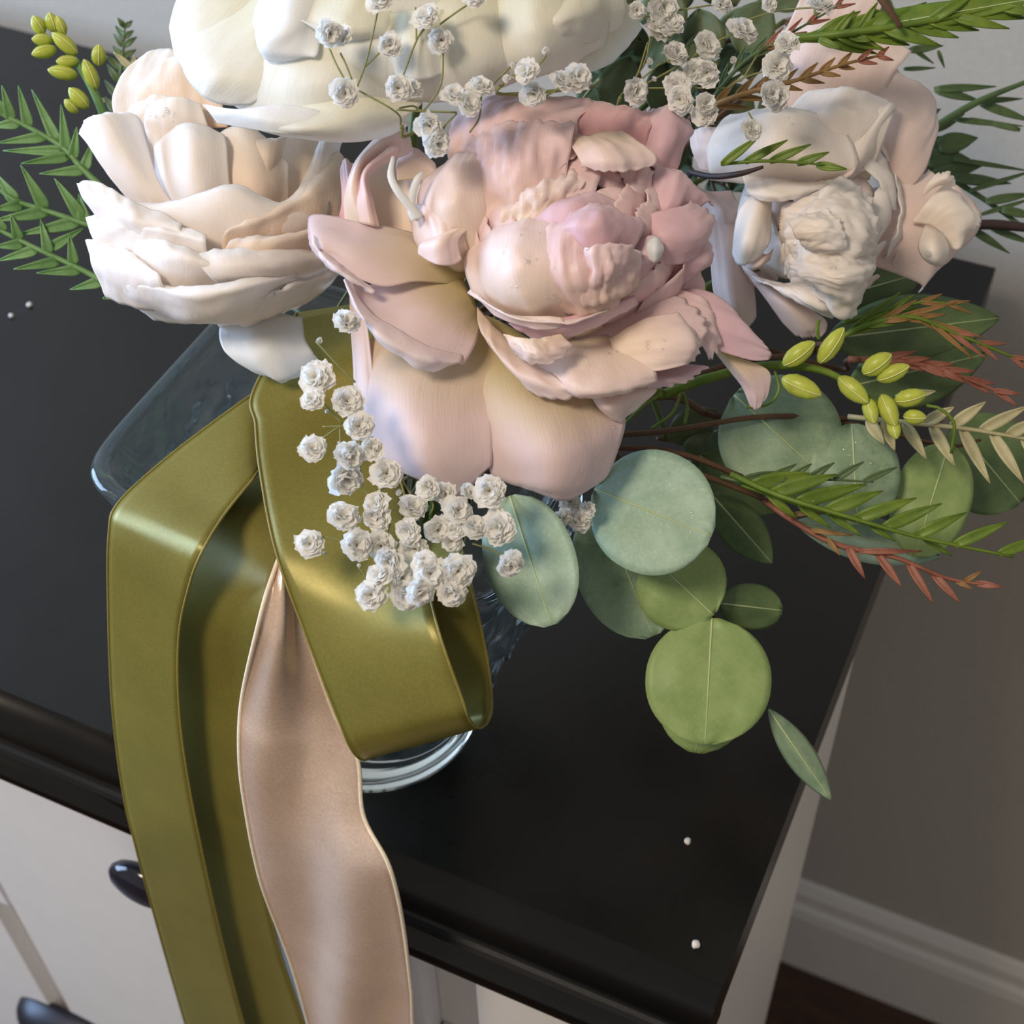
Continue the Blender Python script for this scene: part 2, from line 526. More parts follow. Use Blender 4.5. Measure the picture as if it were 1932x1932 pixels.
M_droop_petal = petal_mat('white_guard_petal', srgb(240, 240, 236), srgb(243, 245, 247), srgb(246, 247, 250), 0.35, 0.5)
M_white_petal = petal_mat('white_petal', srgb(240, 240, 236), srgb(243, 245, 247), srgb(246, 247, 250), 0.35, 0.5)
def drop_material():
    """a bead of water: clear, with a sharp mirror glint at its skin"""
    m, nt, b, out = new_mat('water_drop')
    tr = nt.nodes.new('ShaderNodeBsdfTransparent')
    gl = nt.nodes.new('ShaderNodeBsdfGlossy'); gl.inputs['Roughness'].default_value = 0.03
    mx = nt.nodes.new('ShaderNodeMixShader')
    mx.inputs[0].default_value = 0.16; nt.links.new(tr.outputs[0], mx.inputs[1]); nt.links.new(gl.outputs[0], mx.inputs[2])
    nt.links.new(mx.outputs[0], out.inputs[0])
    return m
M_drop = drop_material()

class Flower:
    def __init__(self, name, label, cat, u, v, d, group=None):
        self.d = d
        self.root = thing(name, label, cat, at(u, v, d + 0.045), group)
        self.k = 0
    def W(self, p):                 # (u, v, depth offset in mm) -> world
        return at(p[0], p[1], self.d + p[2] / 1000.0)
    def petal(self, rows, mat, crinkle=0.6, ruffle=0.8, jag=0.0, nu=32, nv=24, freq=55, thick=0.0005, name='petal', curl=0.0, rnd=0.13):
        """a petal through the given rows (claw first, rim last); crinkle, ruffle, jag and curl in millimetres"""
        self.k += 1
        rows = [[self.W(p) for p in r] for r in rows]
        G = grid_surface(rows, nu, nv, rnd)
        N = grid_normals(G)
        flip = np.sign(np.sum(N * (CAM - G), axis=2, keepdims=True).mean()) or 1
        N = N * flip
        sd = self.k * 7.31 + self.d * 100
        H = np.zeros(G.shape[:2]); J = np.zeros(G.shape[:2])
        for r in range(nv):
            t = r / (nv - 1)
            for c in range(nu):
                p = G[r, c]
                x = c / (nu - 1)
                h = crinkle * (1.2 * n3(p[0] * freq + sd, p[1] * freq, p[2] * freq) + 0.7 * n3(p[0] * freq * 2.3, p[1] * freq * 2.3 + sd, p[2] * freq * 2.3) + 0.4 * n3(p[0] * freq * 5, p[1] * freq * 5 + sd, p[2] * freq * 5))
                h += crinkle * 0.5 * n3(x * 7 + sd, t * 1.3, sd)
                if crinkle > 1.15:          # crepe: sharp lengthwise pleats
                    h += crinkle * 0.9 * (0.25 - abs(n3(x * 9 + sd, t * 2.2, sd))) * min(1, t * 2) + crinkle * 0.5 * (0.25 - abs(n3(x * 17 + sd, t * 4, sd + 5)))
                h += ruffle * t ** 3 * (1.3 * n3(x * 4.5 + sd, 2.2, sd * 0.5) + 0.6 * n3(x * 12 + sd, 4.2, sd * 0.5))
                h -= curl * max(0.0, (t - 0.72) / 0.28) ** 2
                H[r, c] = h / 1000.0
                if jag:
                    e = max(0.0, (t - 0.6) / 0.4) ** 1.5
                    J[r, c] = jag / 1000.0 * e * (abs(((x * 6.5 + 0.6 * n3(x * 3, sd, 0)) % 1.0) - 0.5) * 2 - 0.5 + 0.5 * n3(x * 9, sd, 3))
        dv = np.gradient(G, axis=0); dv /= np.maximum(np.linalg.norm(dv, axis=2, keepdims=True), 1e-9)
        G = G + N * H[..., None] + dv * J[..., None]
        return grid_obj(name, G, mat, self.root, thick)
    def ball(self, u, v, dd, rpx, axis, n, mats, seed, crinkle=1.0, th_max=1.55, squash=0.85, span=0.75, size=1.0, jag=0.8):
        """crowded cupped petals closing around a heart: axis = (right, up, towards camera)"""
        rnd = random.Random(seed)
        D = self.d + dd / 1000.0
        c = at(u, v, D); R = rpx / F_PX * D
        ax = axis[0] * RT + axis[1] * UP - axis[2] * FW; ax /= np.linalg.norm(ax)
        e1 = np.cross(ax, FW); e1 /= np.linalg.norm(e1); e2 = np.cross(ax, e1)
        for i in range(n):
            f = (i + 0.5) / n
            th = th_max * f ** 0.62
            ph = i * 2.39996 + rnd.uniform(-.3, .3)
            rr = R * (0.74 + 0.26 * f) * rnd.uniform(0.93, 1.05)
            half = (0.40 + 0.35 * rnd.random()) * size
            L = span * rnd.uniform(.8, 1.2)
            rows = []
            for j, (s, rad, wd) in enumerate(((1.0, 0.80, 0.55), (0.55, 0.97, 0.95), (0.1, 1.03, 1.0), (-0.25, 1.0 + rnd.uniform(-.06, .08), 0.75))):
                a = th + s * L
                row = []
                for q in (-1, -0.5, 0, 0.5, 1):
                    # move sideways on the sphere
                    dirn = math.cos(a) * ax + math.sin(a) * (math.cos(ph) * e1 + math.sin(ph) * e2)
                    side = -math.sin(ph) * e1 + math.cos(ph) * e2
                    w_ = q * half * wd
                    dv = dirn * math.cos(w_) + side * math.sin(w_)
                    rise = 1.0 - (0.04 if abs(q) == 1 else 0.0)
                    pos = c + dv * rr * rad * rise
                    # flatten along the axis
                    pos = pos - ax * ((pos - c) @ ax) * (1 - squash)
                    q2 = pos - CAM; w2 = q2 @ FW
                    row.append((CX + F_PX * (q2 @ RT) / w2, CX - F_PX * (q2 @ UP) / w2, (w2 - self.d) * 1000))
                rows.append(row)
            self.petal(rows, rnd.choice(mats), crinkle, 1.2, jag, nu=16, nv=14, freq=70)
    def stem(self, u, v, dd, mat=None, rad=0.0022, foot=(0, 0)):
        p0 = np.array(self.W((u, v, dd)))
        stem_to_vase('stem', p0, self.root, mat or M_stem, rad, foot)

# places for the stems in the mouth of the vase (and, closer together, on its floor)
SLOTS = [np.array([0.050 * math.sqrt((k + 0.5) / 44) * math.cos(k * 2.39996), 0.043 * math.sqrt((k + 0.5) / 44) * math.sin(k * 2.39996)]) for k in range(44)]
LAID = []                              # centre lines and radii of the stems already standing in the vase
def stem_to_vase(name, p0, parent, mat, rad=0.0018, foot=(0, 0), n=24, back=0.0, via=()):
    """from a head (first straight back behind the petals if asked) down through its own place in the mouth of the vase
    to its floor, choosing the place and the bend that keep clear of the other stems"""
    pb = [p0, p0 + FW * back * 0.6 + UP * 0.002, p0 + FW * back] if back else [p0]
    pb += [np.array(v) for v in via]
    q = pb[-1]
    rel = np.array([q[0] - VX, q[1] - VY]); e = max(abs(rel[0]) / 0.086, abs(rel[1]) / 0.071)
    want = rel / max(1e-6, np.linalg.norm(rel)) * min(0.045, np.linalg.norm(rel) * 0.45)
    side = np.array([-rel[1], rel[0], 0.0]) / max(1e-6, np.linalg.norm(rel))
    order = sorted(range(len(SLOTS)), key=lambda i: np.linalg.norm(SLOTS[i] - want))[:9]
    best = None
    for k in order:
        sl = SLOTS[k]
        neck = np.array([VX + sl[0], VY + sl[1], T + VH + 0.004])
        base = np.array([VX + sl[0] * 0.52, VY - 0.015 + sl[1] * 0.52, T + 0.018])
        for off in (0.0, 0.006, -0.006, 0.012, -0.012):
            for lift in (0.0, 0.007, -0.005):
                o = side * off + np.array([0, 0, lift])
                if e > 1.15:                      # lies outside the mouth: lead it over the rim
                    t = (1 - 1 / e); r_ = q * (1 - t) + neck * t + o
                    r_[2] = max(r_[2], T + VH + 0.009 + rad)
                    r2 = r_ * 0.55 + neck * 0.45; r2[2] = max(r2[2], T + VH + 0.008 + rad)
                    mids = [q * 0.5 + r_ * 0.5 + np.array([0, 0, 0.004]), r_, r2]
                else:
                    mids = [q * 0.5 + neck * 0.5 + np.array([0, 0, -0.006]) + o]
                C_ = catmull(pb + mids + [neck, (neck + base) / 2, base], 90)
                gap = min([np.sqrt(((C_[:, None] - c[None]) ** 2).sum(2)).min() - r - rad for c, r in LAID] or [1.0])
                if best is None or gap > best[0]: best = (gap, k, C_)
                if gap > 0.0008: break
            if best[0] > 0.0008: break
        if best[0] > 0.0008: break
    SLOTS.pop(best[1]); LAID.append((best[2], rad))
    return tube(name, best[2][::2], rad, mat, parent, 6)

# ---- cream garden rose at the left
R_ = Flower('garden_rose', 'cream garden rose with peach heart and layered petals above the vase rim', 'flower', 440, 400, 0.53)
P = R_.petal
P([[(230, 260, 12), (280, 240, 10), (340, 235, 8)], [(212, 190, 14), (270, 150, 12), (340, 170, 8)], [(235, 125, 16), (300, 92, 16), (360, 105, 12)]], M_rose)
P([[(295, 260, 8), (350, 245, 6), (430, 240, 4)], [(255, 190, 10), (340, 160, 6), (420, 200, 4)], [(285, 130, 12), (340, 108, 9), (420, 150, 6)]], M_rose_in)
P([[(250, 255, 6), (300, 250, 3), (350, 245, 2)], [(240, 220, 6), (290, 205, 2), (350, 205, 0)], [(255, 195, 7), (300, 178, 2), (375, 195, 2)]], M_rose)
P([[(290, 300, 4), (330, 270, 0), (400, 260, 0)], [(270, 230, 2), (320, 215, -3), (385, 215, -2)], [(268, 200, 3), (318, 184, -3), (378, 190, 0)]], M_rose, 0.9)
# bud
P([[(440, 420, 0), (490, 415, -4), (545, 390, 4)], [(400, 340, -4), (480, 335, -9), (545, 345, 4)], [(390, 250, 2), (470, 240, 0), (545, 300, 6)]], M_rose_in, 0.3, 0.4)
P([[(330, 405, -2), (385, 412, -10), (440, 400, -6)], [(298, 345, 2), (360, 330, -15), (432, 335, -9)], [(290, 275, 4), (355, 262, -13), (428, 275, -8)], [(300, 248, 8), (350, 232, -4), (420, 245, 0)]], M_rose, 0.3, 0.3)
# left wall petals
P([[(345, 400, 0), (325, 395, 3), (300, 390, 6)], [(320, 320, 2), (270, 310, 3), (235, 320, 5)], [(285, 235, 6), (230, 225, 5), (185, 235, 8)]], M_rose_in, 0.3, 0.4)
P([[(345, 405, -3), (300, 405, -2), (260, 400, 2)], [(300, 345, -4), (250, 320, -8), (205, 330, -2)], [(262, 225, 2), (200, 228, -8), (165, 270, -2)], [(230, 212, 4), (175, 218, -4), (143, 245, 0)]], M_rose, 0.5, 1.2)
# right pockets
P([[(520, 400, 4), (560, 400, 8), (600, 380, 10)], [(500, 330, 6), (560, 320, 12), (615, 310, 10)], [(520, 270, 6), (570, 240, 12), (625, 250, 12)]], M_rose_in, 0.4)
P([[(480, 405, -6), (510, 400, -4), (530, 395, -1)], [(475, 340, -5), (505, 340, -5), (520, 350, 2)], [(470, 270, -2), (510, 275, -2), (538, 265, 4)], [(490, 262, 2), (520, 262, 4), (545, 255, 8)]], M_rose_in, 0.3, 0.4)
P([[(540, 440, -2), (590, 440, 2), (640, 430, 8)], [(550, 385, -4), (600, 370, 0), (645, 370, 8)], [(585, 310, 2), (615, 285, 4), (640, 290, 10)], [(600, 270, 6), (622, 245, 8), (650, 260, 12)]], M_rose, 0.6, 0.8)
P([[(560, 470, 0), (610, 460, 4), (660, 440, 10)], [(590, 400, 0), (630, 390, 5), (672, 370, 12)], [(630, 330, 6), (655, 310, 10), (690, 310, 14)]], M_rose_in, 0.5)
# front cups, inner to outer: overlapping lobes whose rims cross at a slant
P([[(270, 480, -8), (360, 490, -14), (450, 480, -16), (540, 470, -10), (610, 450, 0)], [(235, 425, -6), (340, 425, -18), (440, 410, -22), (540, 420, -14), (620, 390, 0)],
   [(215, 385, -4), (300, 394, -16), (430, 362, -22), (530, 392, -14), (600, 340, 2)], [(210, 362, 0), (300, 386, -11), (430, 351, -16), (530, 383, -9), (590, 320, 5)]], M_rose, 0.7, 1.2)
P([[(420, 500, -18), (500, 490, -14), (580, 470, -6), (640, 450, 4)], [(420, 455, -22), (500, 430, -18), (580, 400, -8), (650, 370, 6)], [(430, 432, -24), (500, 408, -20), (580, 365, -8), (650, 310, 8)], [(440, 424, -19), (500, 398, -14), (575, 352, -3), (628, 280, 10)]], M_rose_in, 0.8, 1.4)
P([[(240, 480, -8), (300, 490, -14), (380, 480, -18)], [(175, 400, -6), (260, 430, -20), (350, 450, -24)], [(150, 360, -4), (235, 400, -19), (340, 430, -25)], [(143, 338, 0), (190, 345, -8), (260, 388, -15), (350, 418, -20)]], M_rose, 0.9, 1.6)
P([[(210, 510, -6), (300, 520, -18), (400, 510, -22)], [(175, 450, -6), (280, 450, -21), (390, 470, -27)], [(165, 425, -5), (270, 428, -22), (388, 452, -29)], [(160, 400, 0), (200, 405, -10), (280, 415, -18), (392, 436, -25)]], M_rose, 0.8, 1.2)
P([[(400, 530, -18), (500, 520, -18), (600, 500, -4)], [(410, 490, -25), (510, 475, -24), (630, 460, -2)], [(430, 462, -27), (530, 450, -24), (645, 425, 0)], [(440, 450, -22), (530, 440, -18), (650, 405, 4)]], M_rose_in, 0.9, 1.4)
P([[(270, 570, -6), (350, 570, -16), (450, 560, -18)], [(250, 500, -14), (340, 510, -30), (440, 520, -28)], [(258, 455, -18), (340, 480, -33), (440, 505, -30)], [(262, 438, -14), (330, 462, -27), (440, 492, -25)]], M_rose, 0.5, 0.8)
P([[(200, 560, 6), (260, 580, -4), (330, 590, -8)], [(175, 510, -2), (230, 530, -14), (310, 550, -24)], [(165, 470, -2), (215, 480, -14), (300, 520, -28)], [(160, 445, 2), (205, 452, -8), (290, 505, -24)]], M_rose, 0.9, 1.4, 0.6)
P([[(460, 560, -10), (540, 545, -8), (620, 520, 4)], [(400, 525, -30), (510, 510, -28), (640, 490, 0)], [(370, 490, -32), (490, 485, -30), (640, 470, 2)], [(372, 476, -27), (480, 470, -25), (640, 455, 6)]], M_rose, 0.8, 1.4)
P([[(290, 605, 16), (360, 612, 8), (440, 606, 6), (540, 580, 14)], [(225, 555, 2), (300, 585, -12), (390, 606, -18), (490, 585, -14), (600, 545, 10)],
   [(205, 530, -6), (280, 545, -22), (370, 562, -33), (470, 545, -33), (560, 525, -16)], [(215, 522, -4), (290, 532, -20), (370, 546, -30), (470, 522, -31), (565, 508, -14)]], M_rose, 1.0, 1.4)
P([[(420, 615, 14), (480, 612, 12), (560, 580, 16)], [(400, 604, -4), (490, 592, -12), (610, 550, 8)], [(420, 580, -22), (520, 552, -22), (640, 515, 4)], [(455, 570, -20), (530, 545, -18), (640, 500, 8)]], M_rose, 1.4, 1.8)
# drooping white guard petal under the rose
gp = P([[(430, 598, 14), (500, 590, 10), (570, 600, 14)], [(414, 625, 8), (490, 630, 2), (575, 640, 10)], [(425, 665, 4), (500, 670, 0), (590, 665, 8)], [(470, 695, 6), (530, 712, 4), (600, 685, 12)], [(520, 716, 10), (535, 720, 10), (560, 712, 12)]], M_droop_petal, 0.5, 0.6)
gp['label'] = 'drooping smooth white guard petal'
for s in ((0, 0),):
    R_.stem(440, 500, 25, foot=(-0.04, -0.01))

# ---- ivory peony at the top
I_ = Flower('ivory_peony', 'large ivory white peony with broad smooth petals above the rose', 'flower', 780, 40, 0.50)
P = I_.petal
P([[(520, -60, 10), (600, -80, 0), (700, -60, -5)], [(400, 10, 8), (470, 60, -6), (560, 60, -8)], [(345, 60, 8), (400, 130, -10), (520, 160, -12)], [(322, 85, 10), (370, 170, -4), (440, 218, -4)]], M_ivory, 0.5, 0.8)
P([[(430, -60, 14), (500, -60, 8), (600, -40, 4)], [(360, -40, 14), (420, 20, 2), (540, 60, -2)], [(330, 10, 14), (360, 80, 4), (480, 150, -4)], [(318, 80, 14), (350, 130, 8), (450, 190, 2)]], M_ivory, 0.4, 0.8)
P([[(560, -40, -6), (650, -40, -14), (760, -20, -10)], [(500, 60, -8), (620, 70, -20), (780, 60, -14)], [(450, 150, -6), (600, 160, -22), (790, 150, -14)], [(420, 212, 2), (590, 240, -12), (780, 225, -6)]], M_ivory, 0.5, 0.5)
P([[(620, 120, -4), (720, 120, -8), (820, 120, 0)], [(500, 205, -10), (620, 210, -22), (800, 190, -10)], [(430, 215, -12), (580, 245, -26), (760, 228, -12)], [(380, 195, -4), (470, 240, -18), (590, 263, -16), (720, 262, -10), (790, 235, 0)]], M_ivory, 0.4, 0.6)
P([[(410, 232, -10), (520, 250, -22), (640, 258, -20)], [(395, 212, -11), (500, 226, -24), (640, 236, -22)], [(380, 194, -6), (450, 206, -20), (540, 198, -23), (640, 215, -20)]], M_white_petal, 0.3, 0.5)
P([[(500, -30, -10), (560, -30, -20), (640, -20, -16)], [(480, 30, -14), (540, 50, -26), (610, 40, -20)], [(484, 52, -12), (500, 90, -22), (600, 100, -24)], [(486, 58, -10), (505, 112, -16), (590, 108, -22)]], M_white_petal, 0.5, 0.6)
P([[(600, -40, -14), (680, -40, -24), (760, -30, -20)], [(570, 10, -20), (660, 30, -30), (760, 30, -24)], [(545, 30, -20), (650, 60, -30), (770, 60, -22)], [(510, 25, -16), (560, 35, -24), (640, 72, -26), (780, 80, -18)]], M_ivory, 0.5, 0.8)
P([[(740, -60, -10), (850, -60, -20), (960, -60, -14)], [(740, 40, -16), (860, 50, -30), (1000, 30, -20)], [(740, 130, -12), (870, 130, -28), (1020, 100, -18)], [(760, 200, -2), (880, 185, -16), (1030, 140, -8)]], M_ivory, 0.6, 0.8)
P([[(700, 30, -22), (780, 20, -30), (850, 20, -26)], [(690, 90, -20), (780, 80, -32), (870, 90, -26)], [(700, 130, -16), (790, 150, -26), (880, 130, -22)]], M_ivory, 0.6, 1.0)
P([[(900, -60, -10), (1000, -80, -18), (1110, -60, -8)], [(900, 40, -20), (1020, 20, -30), (1140, 0, -12)], [(900, 110, -20), (1030, 90, -28), (1150, 50, -8)], [(890, 160, -10), (1020, 145, -18), (1130, 105, 0)]], M_ivory, 0.7, 1.0)
P([[(1020, -60, -6), (1100, -80, -8), (1180, -60, 0)], [(1010, 30, -26), (1090, 10, -26), (1180, -10, -4)], [(1000, 70, -26), (1080, 50, -26), (1178, 30, -2)], [(1010, 95, -20), (1090, 85, -18), (1165, 62, 4)]], M_ivory, 0.7, 1.0)
P([[(1040, 90, 4), (1100, 60, 6), (1180, 0, 10)], [(1060, 135, 6), (1130, 100, 8), (1200, 30, 14)], [(1080, 145, 8), (1150, 120, 12), (1215, 60, 18)]], M_ivory, 0.5, 0.8)
I_.ball(800, -40, 10, 300, (0.1, 0.55, 1.0), 14, [M_ivory], 11, 0.8, 1.5, 0.7, 0.8)
I_.stem(800, 60, 30, foot=(0.0, 0.04))

# ---- pink peony in the middle
K_ = Flower('pink_peony', 'large pale pink peony with crinkled heart and wide lilac guard petals', 'flower', 1050, 520, 0.50)
P = K_.petal
# guard petals, left and below
P([[(860, 580, 14), (930, 600, 10), (1000, 640, 10)], [(700, 640, 12), (800, 690, -2), (930, 720, 0)], [(672, 730, 10), (780, 790, -12), (930, 800, -6)], [(700, 850, 10), (800, 870, -12), (930, 860, -6)], [(725, 880, 12), (820, 920, -4), (870, 938, -2), (925, 895, -4)]], M_guard, 0.4, 0.5, nu=34, nv=28)
P([[(660, 560, 16), (675, 560, 13), (690, 570, 10)], [(665, 650, 14), (680, 660, 8), (700, 670, 6)], [(672, 750, 14), (690, 760, 6), (712, 770, 4)], [(690, 815, 15), (705, 830, 8), (725, 850, 6)]], M_pinkwhite, 0.3, 0.4)
P([[(900, 640, 10), (1000, 680, 6), (1120, 700, 8)], [(900, 740, -2), (1030, 770, -12), (1170, 760, 2)], [(910, 830, -4), (1050, 850, -18), (1178, 810, 0)], [(925, 890, -2), (1050, 915, -14), (1150, 890, 2)], [(930, 897, 2), (1000, 925, -6), (1065, 946, -5), (1125, 918, 4)]], M_guard, 0.4, 0.5, nu=34, nv=28)
P([[(1080, 700, 4), (1130, 700, 2), (1180, 690, 6)], [(1110, 740, -2), (1145, 735, -6), (1200, 720, 4)], [(1130, 770, -8), (1155, 765, -10), (1240, 735, 6)], [(1165, 800, -2), (1175, 795, -2), (1190, 785, 6)]], M_pinkcream, 0.4, 0.6)
P([[(860, 500, 6), (890, 560, 4), (905, 600, 6)], [(760, 520, 4), (820, 580, -8), (900, 640, -4)], [(680, 540, 2), (770, 620, -14), (880, 680, -8)], [(645, 510, 4), (690, 605, -14), (790, 685, -14), (870, 690, -6)]], M_guard, 0.4, 0.8, nu=32, nv=26)
P([[(655, 520, -6), (700, 590, -14), (800, 650, -16), (875, 670, -8)], [(650, 530, -10), (695, 612, -20), (790, 675, -20), (865, 685, -12)], [(660, 560, -9), (700, 625, -17), (770, 685, -17), (800, 705, -12)]], M_pinkwhite, 1.0, 1.4)
P([[(880, 480, 6), (880, 510, 5), (870, 540, 6)], [(780, 440, 6), (780, 480, -2), (790, 530, -6)], [(680, 420, 4), (680, 470, -8), (720, 540, -10)], [(595, 405, 6), (600, 450, -6), (650, 515, -8)], [(578, 425, 10), (590, 470, -2), (635, 515, -4)]], M_guard, 0.4, 0.8, nu=30, nv=26)
P([[(600, 470, -6), (620, 485, -10), (650, 510, -12), (700, 545, -10)], [(592, 462, -9), (620, 495, -14), (655, 522, -15), (705, 552, -12)], [(586, 440, -6), (610, 495, -10), (650, 520, -11), (690, 545, -9)]], M_pinkwhite, 0.9, 1.0)
# shaded pocket and the curling petals at the upper left
P([[(700, 460, 10), (760, 480, 10), (820, 480, 8)], [(690, 380, 14), (750, 370, 16), (810, 360, 12)], [(690, 300, 16), (750, 290, 18), (810, 300, 14)]], M_rose_in, 0.4)
P([[(720, 440, 6), (700, 440, 6), (650, 430, 10)], [(690, 380, 4), (665, 370, 2), (650, 370, 8)], [(690, 320, 4), (680, 300, -2), (668, 310, 6)], [(770, 290, 6), (735, 255, 0), (700, 270, 6)], [(776, 262, 10), (760, 236, 6), (735, 245, 10)]], M_pinkcream, 0.3, 0.6)
P([[(715, 428, 2), (700, 425, 0), (680, 420, 4)], [(704, 380, 0), (690, 370, -4), (675, 380, 2)], [(698, 330, 2), (690, 320, -2), (680, 330, 4)], [(770, 285, 2), (745, 275, -3), (710, 290, 2)]], M_pink, 0.3, 0.4)
P([[(660, 430, 12), (650, 420, 12), (640, 410, 14)], [(680, 390, 12), (660, 370, 12), (645, 370, 14)], [(665, 320, 14), (655, 300, 14), (640, 305, 16)]], M_pinkdeep, 0.3)
P([[(750, 340, 8), (790, 340, 10), (830, 350, 8)], [(748, 310, 8), (785, 300, 8), (825, 325, 8)], [(755, 290, 12), (785, 281, 10), (820, 305, 10)]], M_pinkcream, 0.3)
for pts in ([(792, 412, -8), (775, 390, -10), (750, 360, -12), (737, 330, -12), (742, 296, -10)], [(784, 415, -8), (776, 395, -9), (780, 360, -11), (788, 338, -12), (797, 326, -11)]):
    c = [K_.W(p) for p in pts]
    tube('petaloid_strip', c, [0.0016, 0.0014, 0.0013, 0.0012, 0.0006], M_white_petal, K_.root, 6, 16)
# pale cluster left of the heart
P([[(850, 500, 2), (900, 490, -4), (940, 480, 0)], [(800, 430, -2), (860, 400, -16), (930, 390, -10)], [(790, 370, 2), (850, 330, -14), (920, 310, -10)], [(815, 320, 6), (870, 290, -4), (925, 275, -2)]], M_pinkcream, 0.9, 1.2, nu=30, nv=24)
P([[(850, 510, 4), (870, 510, 2), (900, 500, 2)], [(790, 470, 2), (830, 470, -12), (880, 460, -10)], [(775, 420, 2), (820, 420, -12), (870, 410, -12)], [(770, 390, 4), (800, 385, -6), (860, 385, -8)]], M_pinkcream, 0.8, 1.0)
P([[(840, 440, -12), (860, 430, -14), (885, 430, -12)], [(795, 460, -10), (830, 455, -18), (865, 455, -14)], [(790, 485, -8), (830, 500, -16), (870, 500, -10)]], M_pinkcream, 0.5, 0.5)
# heart: filler, then the folds that show
K_.ball(1085, 430, 8, 222, (0.15, 0.35, 1.0), 34, [M_pink, M_pinkdeep, M_pink, M_mauve], 5, 1.2, 1.5, 0.85, 0.62, 0.8, 1.2)
P([[(850, 330, 4), (960, 300, -2), (1080, 290, -2)], [(845, 270, 6), (950, 250, -6), (1090, 250, -6)], [(850, 230, 10), (950, 200, -2), (1100, 215, -2)], [(870, 200, 14), (960, 178, 6), (1090, 188, 4), (1200, 205, 10)]], M_pink, 1.4, 1.4, nu=34, nv=24)
P([[(1060, 300, 0), (1130, 300, -4), (1220, 290, 0)], [(1060, 240, 2), (1140, 240, -6), (1230, 240, 0)], [(1090, 205, 6), (1170, 200, 0), (1250, 222, 6)], [(1120, 195, 8), (1200, 205, 6), (1255, 208, 10)]], M_pinkdeep, 1.6, 1.2, 1.2)
P([[(900, 420, -10), (980, 430, -14), (1060, 420, -12)], [(880, 350, -8), (970, 340, -20), (1070, 330, -16)], [(880, 280, -4), (970, 260, -16), (1080, 260, -12)], [(900, 245, 2), (980, 225, -8), (1090, 235, -4)]], M_pink, 1.8, 1.6, 1.0, nu=36, nv=28, freq=80)
P([[(940, 450, -14), (990, 450, -18), (1080, 420, -16)], [(950, 400, -16), (1010, 390, -22), (1090, 370, -18)], [(960, 365, -14), (1020, 350, -20), (1110, 335, -16)], [(990, 350, -10), (1040, 330, -14), (1100, 325, -12)]], M_pinkcream, 2.0, 1.6, 1.2, nu=34, nv=24, freq=95)
P([[(1060, 260, -6), (1110, 250, -8), (1170, 240, -6)], [(1080, 280, -14), (1140, 275, -18), (1210, 270, -12)], [(1095, 305, -18), (1160, 300, -22), (1238, 300, -12)], [(1098, 318, -17), (1165, 324, -21), (1225, 320, -14)]], M_pinkcream, 1.0, 1.0, 0.8)
P([[(1090, 400, 2), (1140, 410, 2), (1180, 400, 2)], [(1080, 350, 0), (1130, 360, 2), (1190, 350, 2)], [(1085, 318, 2), (1130, 312, 4), (1200, 315, 4)]], M_pinkdeep, 1.2, 1.0)
P([[(1180, 400, -4), (1200, 390, -8), (1230, 380, -4)], [(1185, 350, -6), (1205, 340, -10), (1230, 340, -6)], [(1195, 320, -4), (1210, 312, -8), (1240, 318, -4)]], M_pink, 0.8, 0.8)
# mauve flaps on the right of the heart
P([[(1180, 330, 6), (1230, 330, 2), (1270, 340, 6)], [(1190, 270, 6), (1250, 270, -2), (1290, 280, 8)], [(1200, 230, 8), (1260, 225, 2), (1310, 250, 10)], [(1215, 212, 10), (1265, 205, 8), (1308, 235, 14)]], M_mauve, 0.8, 1.2, 1.2)
P([[(1200, 440, 0), (1230, 450, -2), (1260, 460, 4)], [(1220, 380, -4), (1270, 390, -6), (1310, 400, 4)], [(1235, 320, -4), (1290, 340, -4), (1340, 380, 6)], [(1240, 310, -2), (1295, 330, 0), (1350, 395, 10)]], M_mauve, 0.8, 1.0, 1.0)
P([[(1180, 420, -8), (1210, 450, -8), (1220, 490, -6)], [(1240, 400, -10), (1260, 450, -14), (1260, 500, -8)], [(1290, 390, -6), (1320, 440, -8), (1310, 490, -2)], [(1300, 380, 0), (1350, 410, 2), (1330, 470, 4)]], M_mauve, 0.9, 1.0, 1.4)
P([[(1180, 450, 2), (1190, 490, 0), (1200, 530, 4)], [(1250, 450, 0), (1260, 490, -4), (1250, 540, 4)], [(1310, 440, 2), (1330, 490, 0), (1290, 540, 6)], [(1345, 440, 6), (1335, 500, 6), (1290, 530, 8)]], M_mauve, 0.7, 0.8, 1.0)
P([[(1180, 560, 6), (1220, 570, 4), (1260, 570, 6)], [(1230, 520, 6), (1260, 530, 6), (1310, 560, 10)], [(1280, 480, 10), (1320, 510, 10), (1340, 570, 16)]], M_pinkdeep, 0.7, 0.8)
# the bulging ball of folds low in the heart
P([[(1000, 620, -2), (1060, 640, -6), (1140, 620, -2)], [(900, 560, -8), (980, 570, -28), (1090, 560, -26)], [(878, 490, -6), (960, 480, -32), (1080, 480, -32)], [(900, 450, -4), (970, 430, -24), (1060, 420, -24)], [(930, 430, 0), (980, 415, -14), (1050, 400, -12)]], M_pinkcream, 1.0, 0.8, 0, nu=36, nv=30, freq=50)
P([[(1060, 600, -20), (1120, 600, -24), (1190, 570, -14)], [(1010, 520, -30), (1080, 520, -36), (1170, 510, -26)], [(1010, 450, -26), (1080, 440, -32), (1180, 440, -24)], [(1040, 410, -16), (1100, 390, -22), (1180, 410, -16)]], M_pink, 1.5, 1.4, 0.6, nu=36, nv=28, freq=70)
P([[(1020, 440, -22), (1080, 430, -26), (1160, 430, -20)], [(1000, 410, -18), (1090, 385, -26), (1190, 420, -16)], [(1070, 378, -16), (1120, 362, -20), (1200, 400, -12)]], M_mauve, 0.8, 0.8)
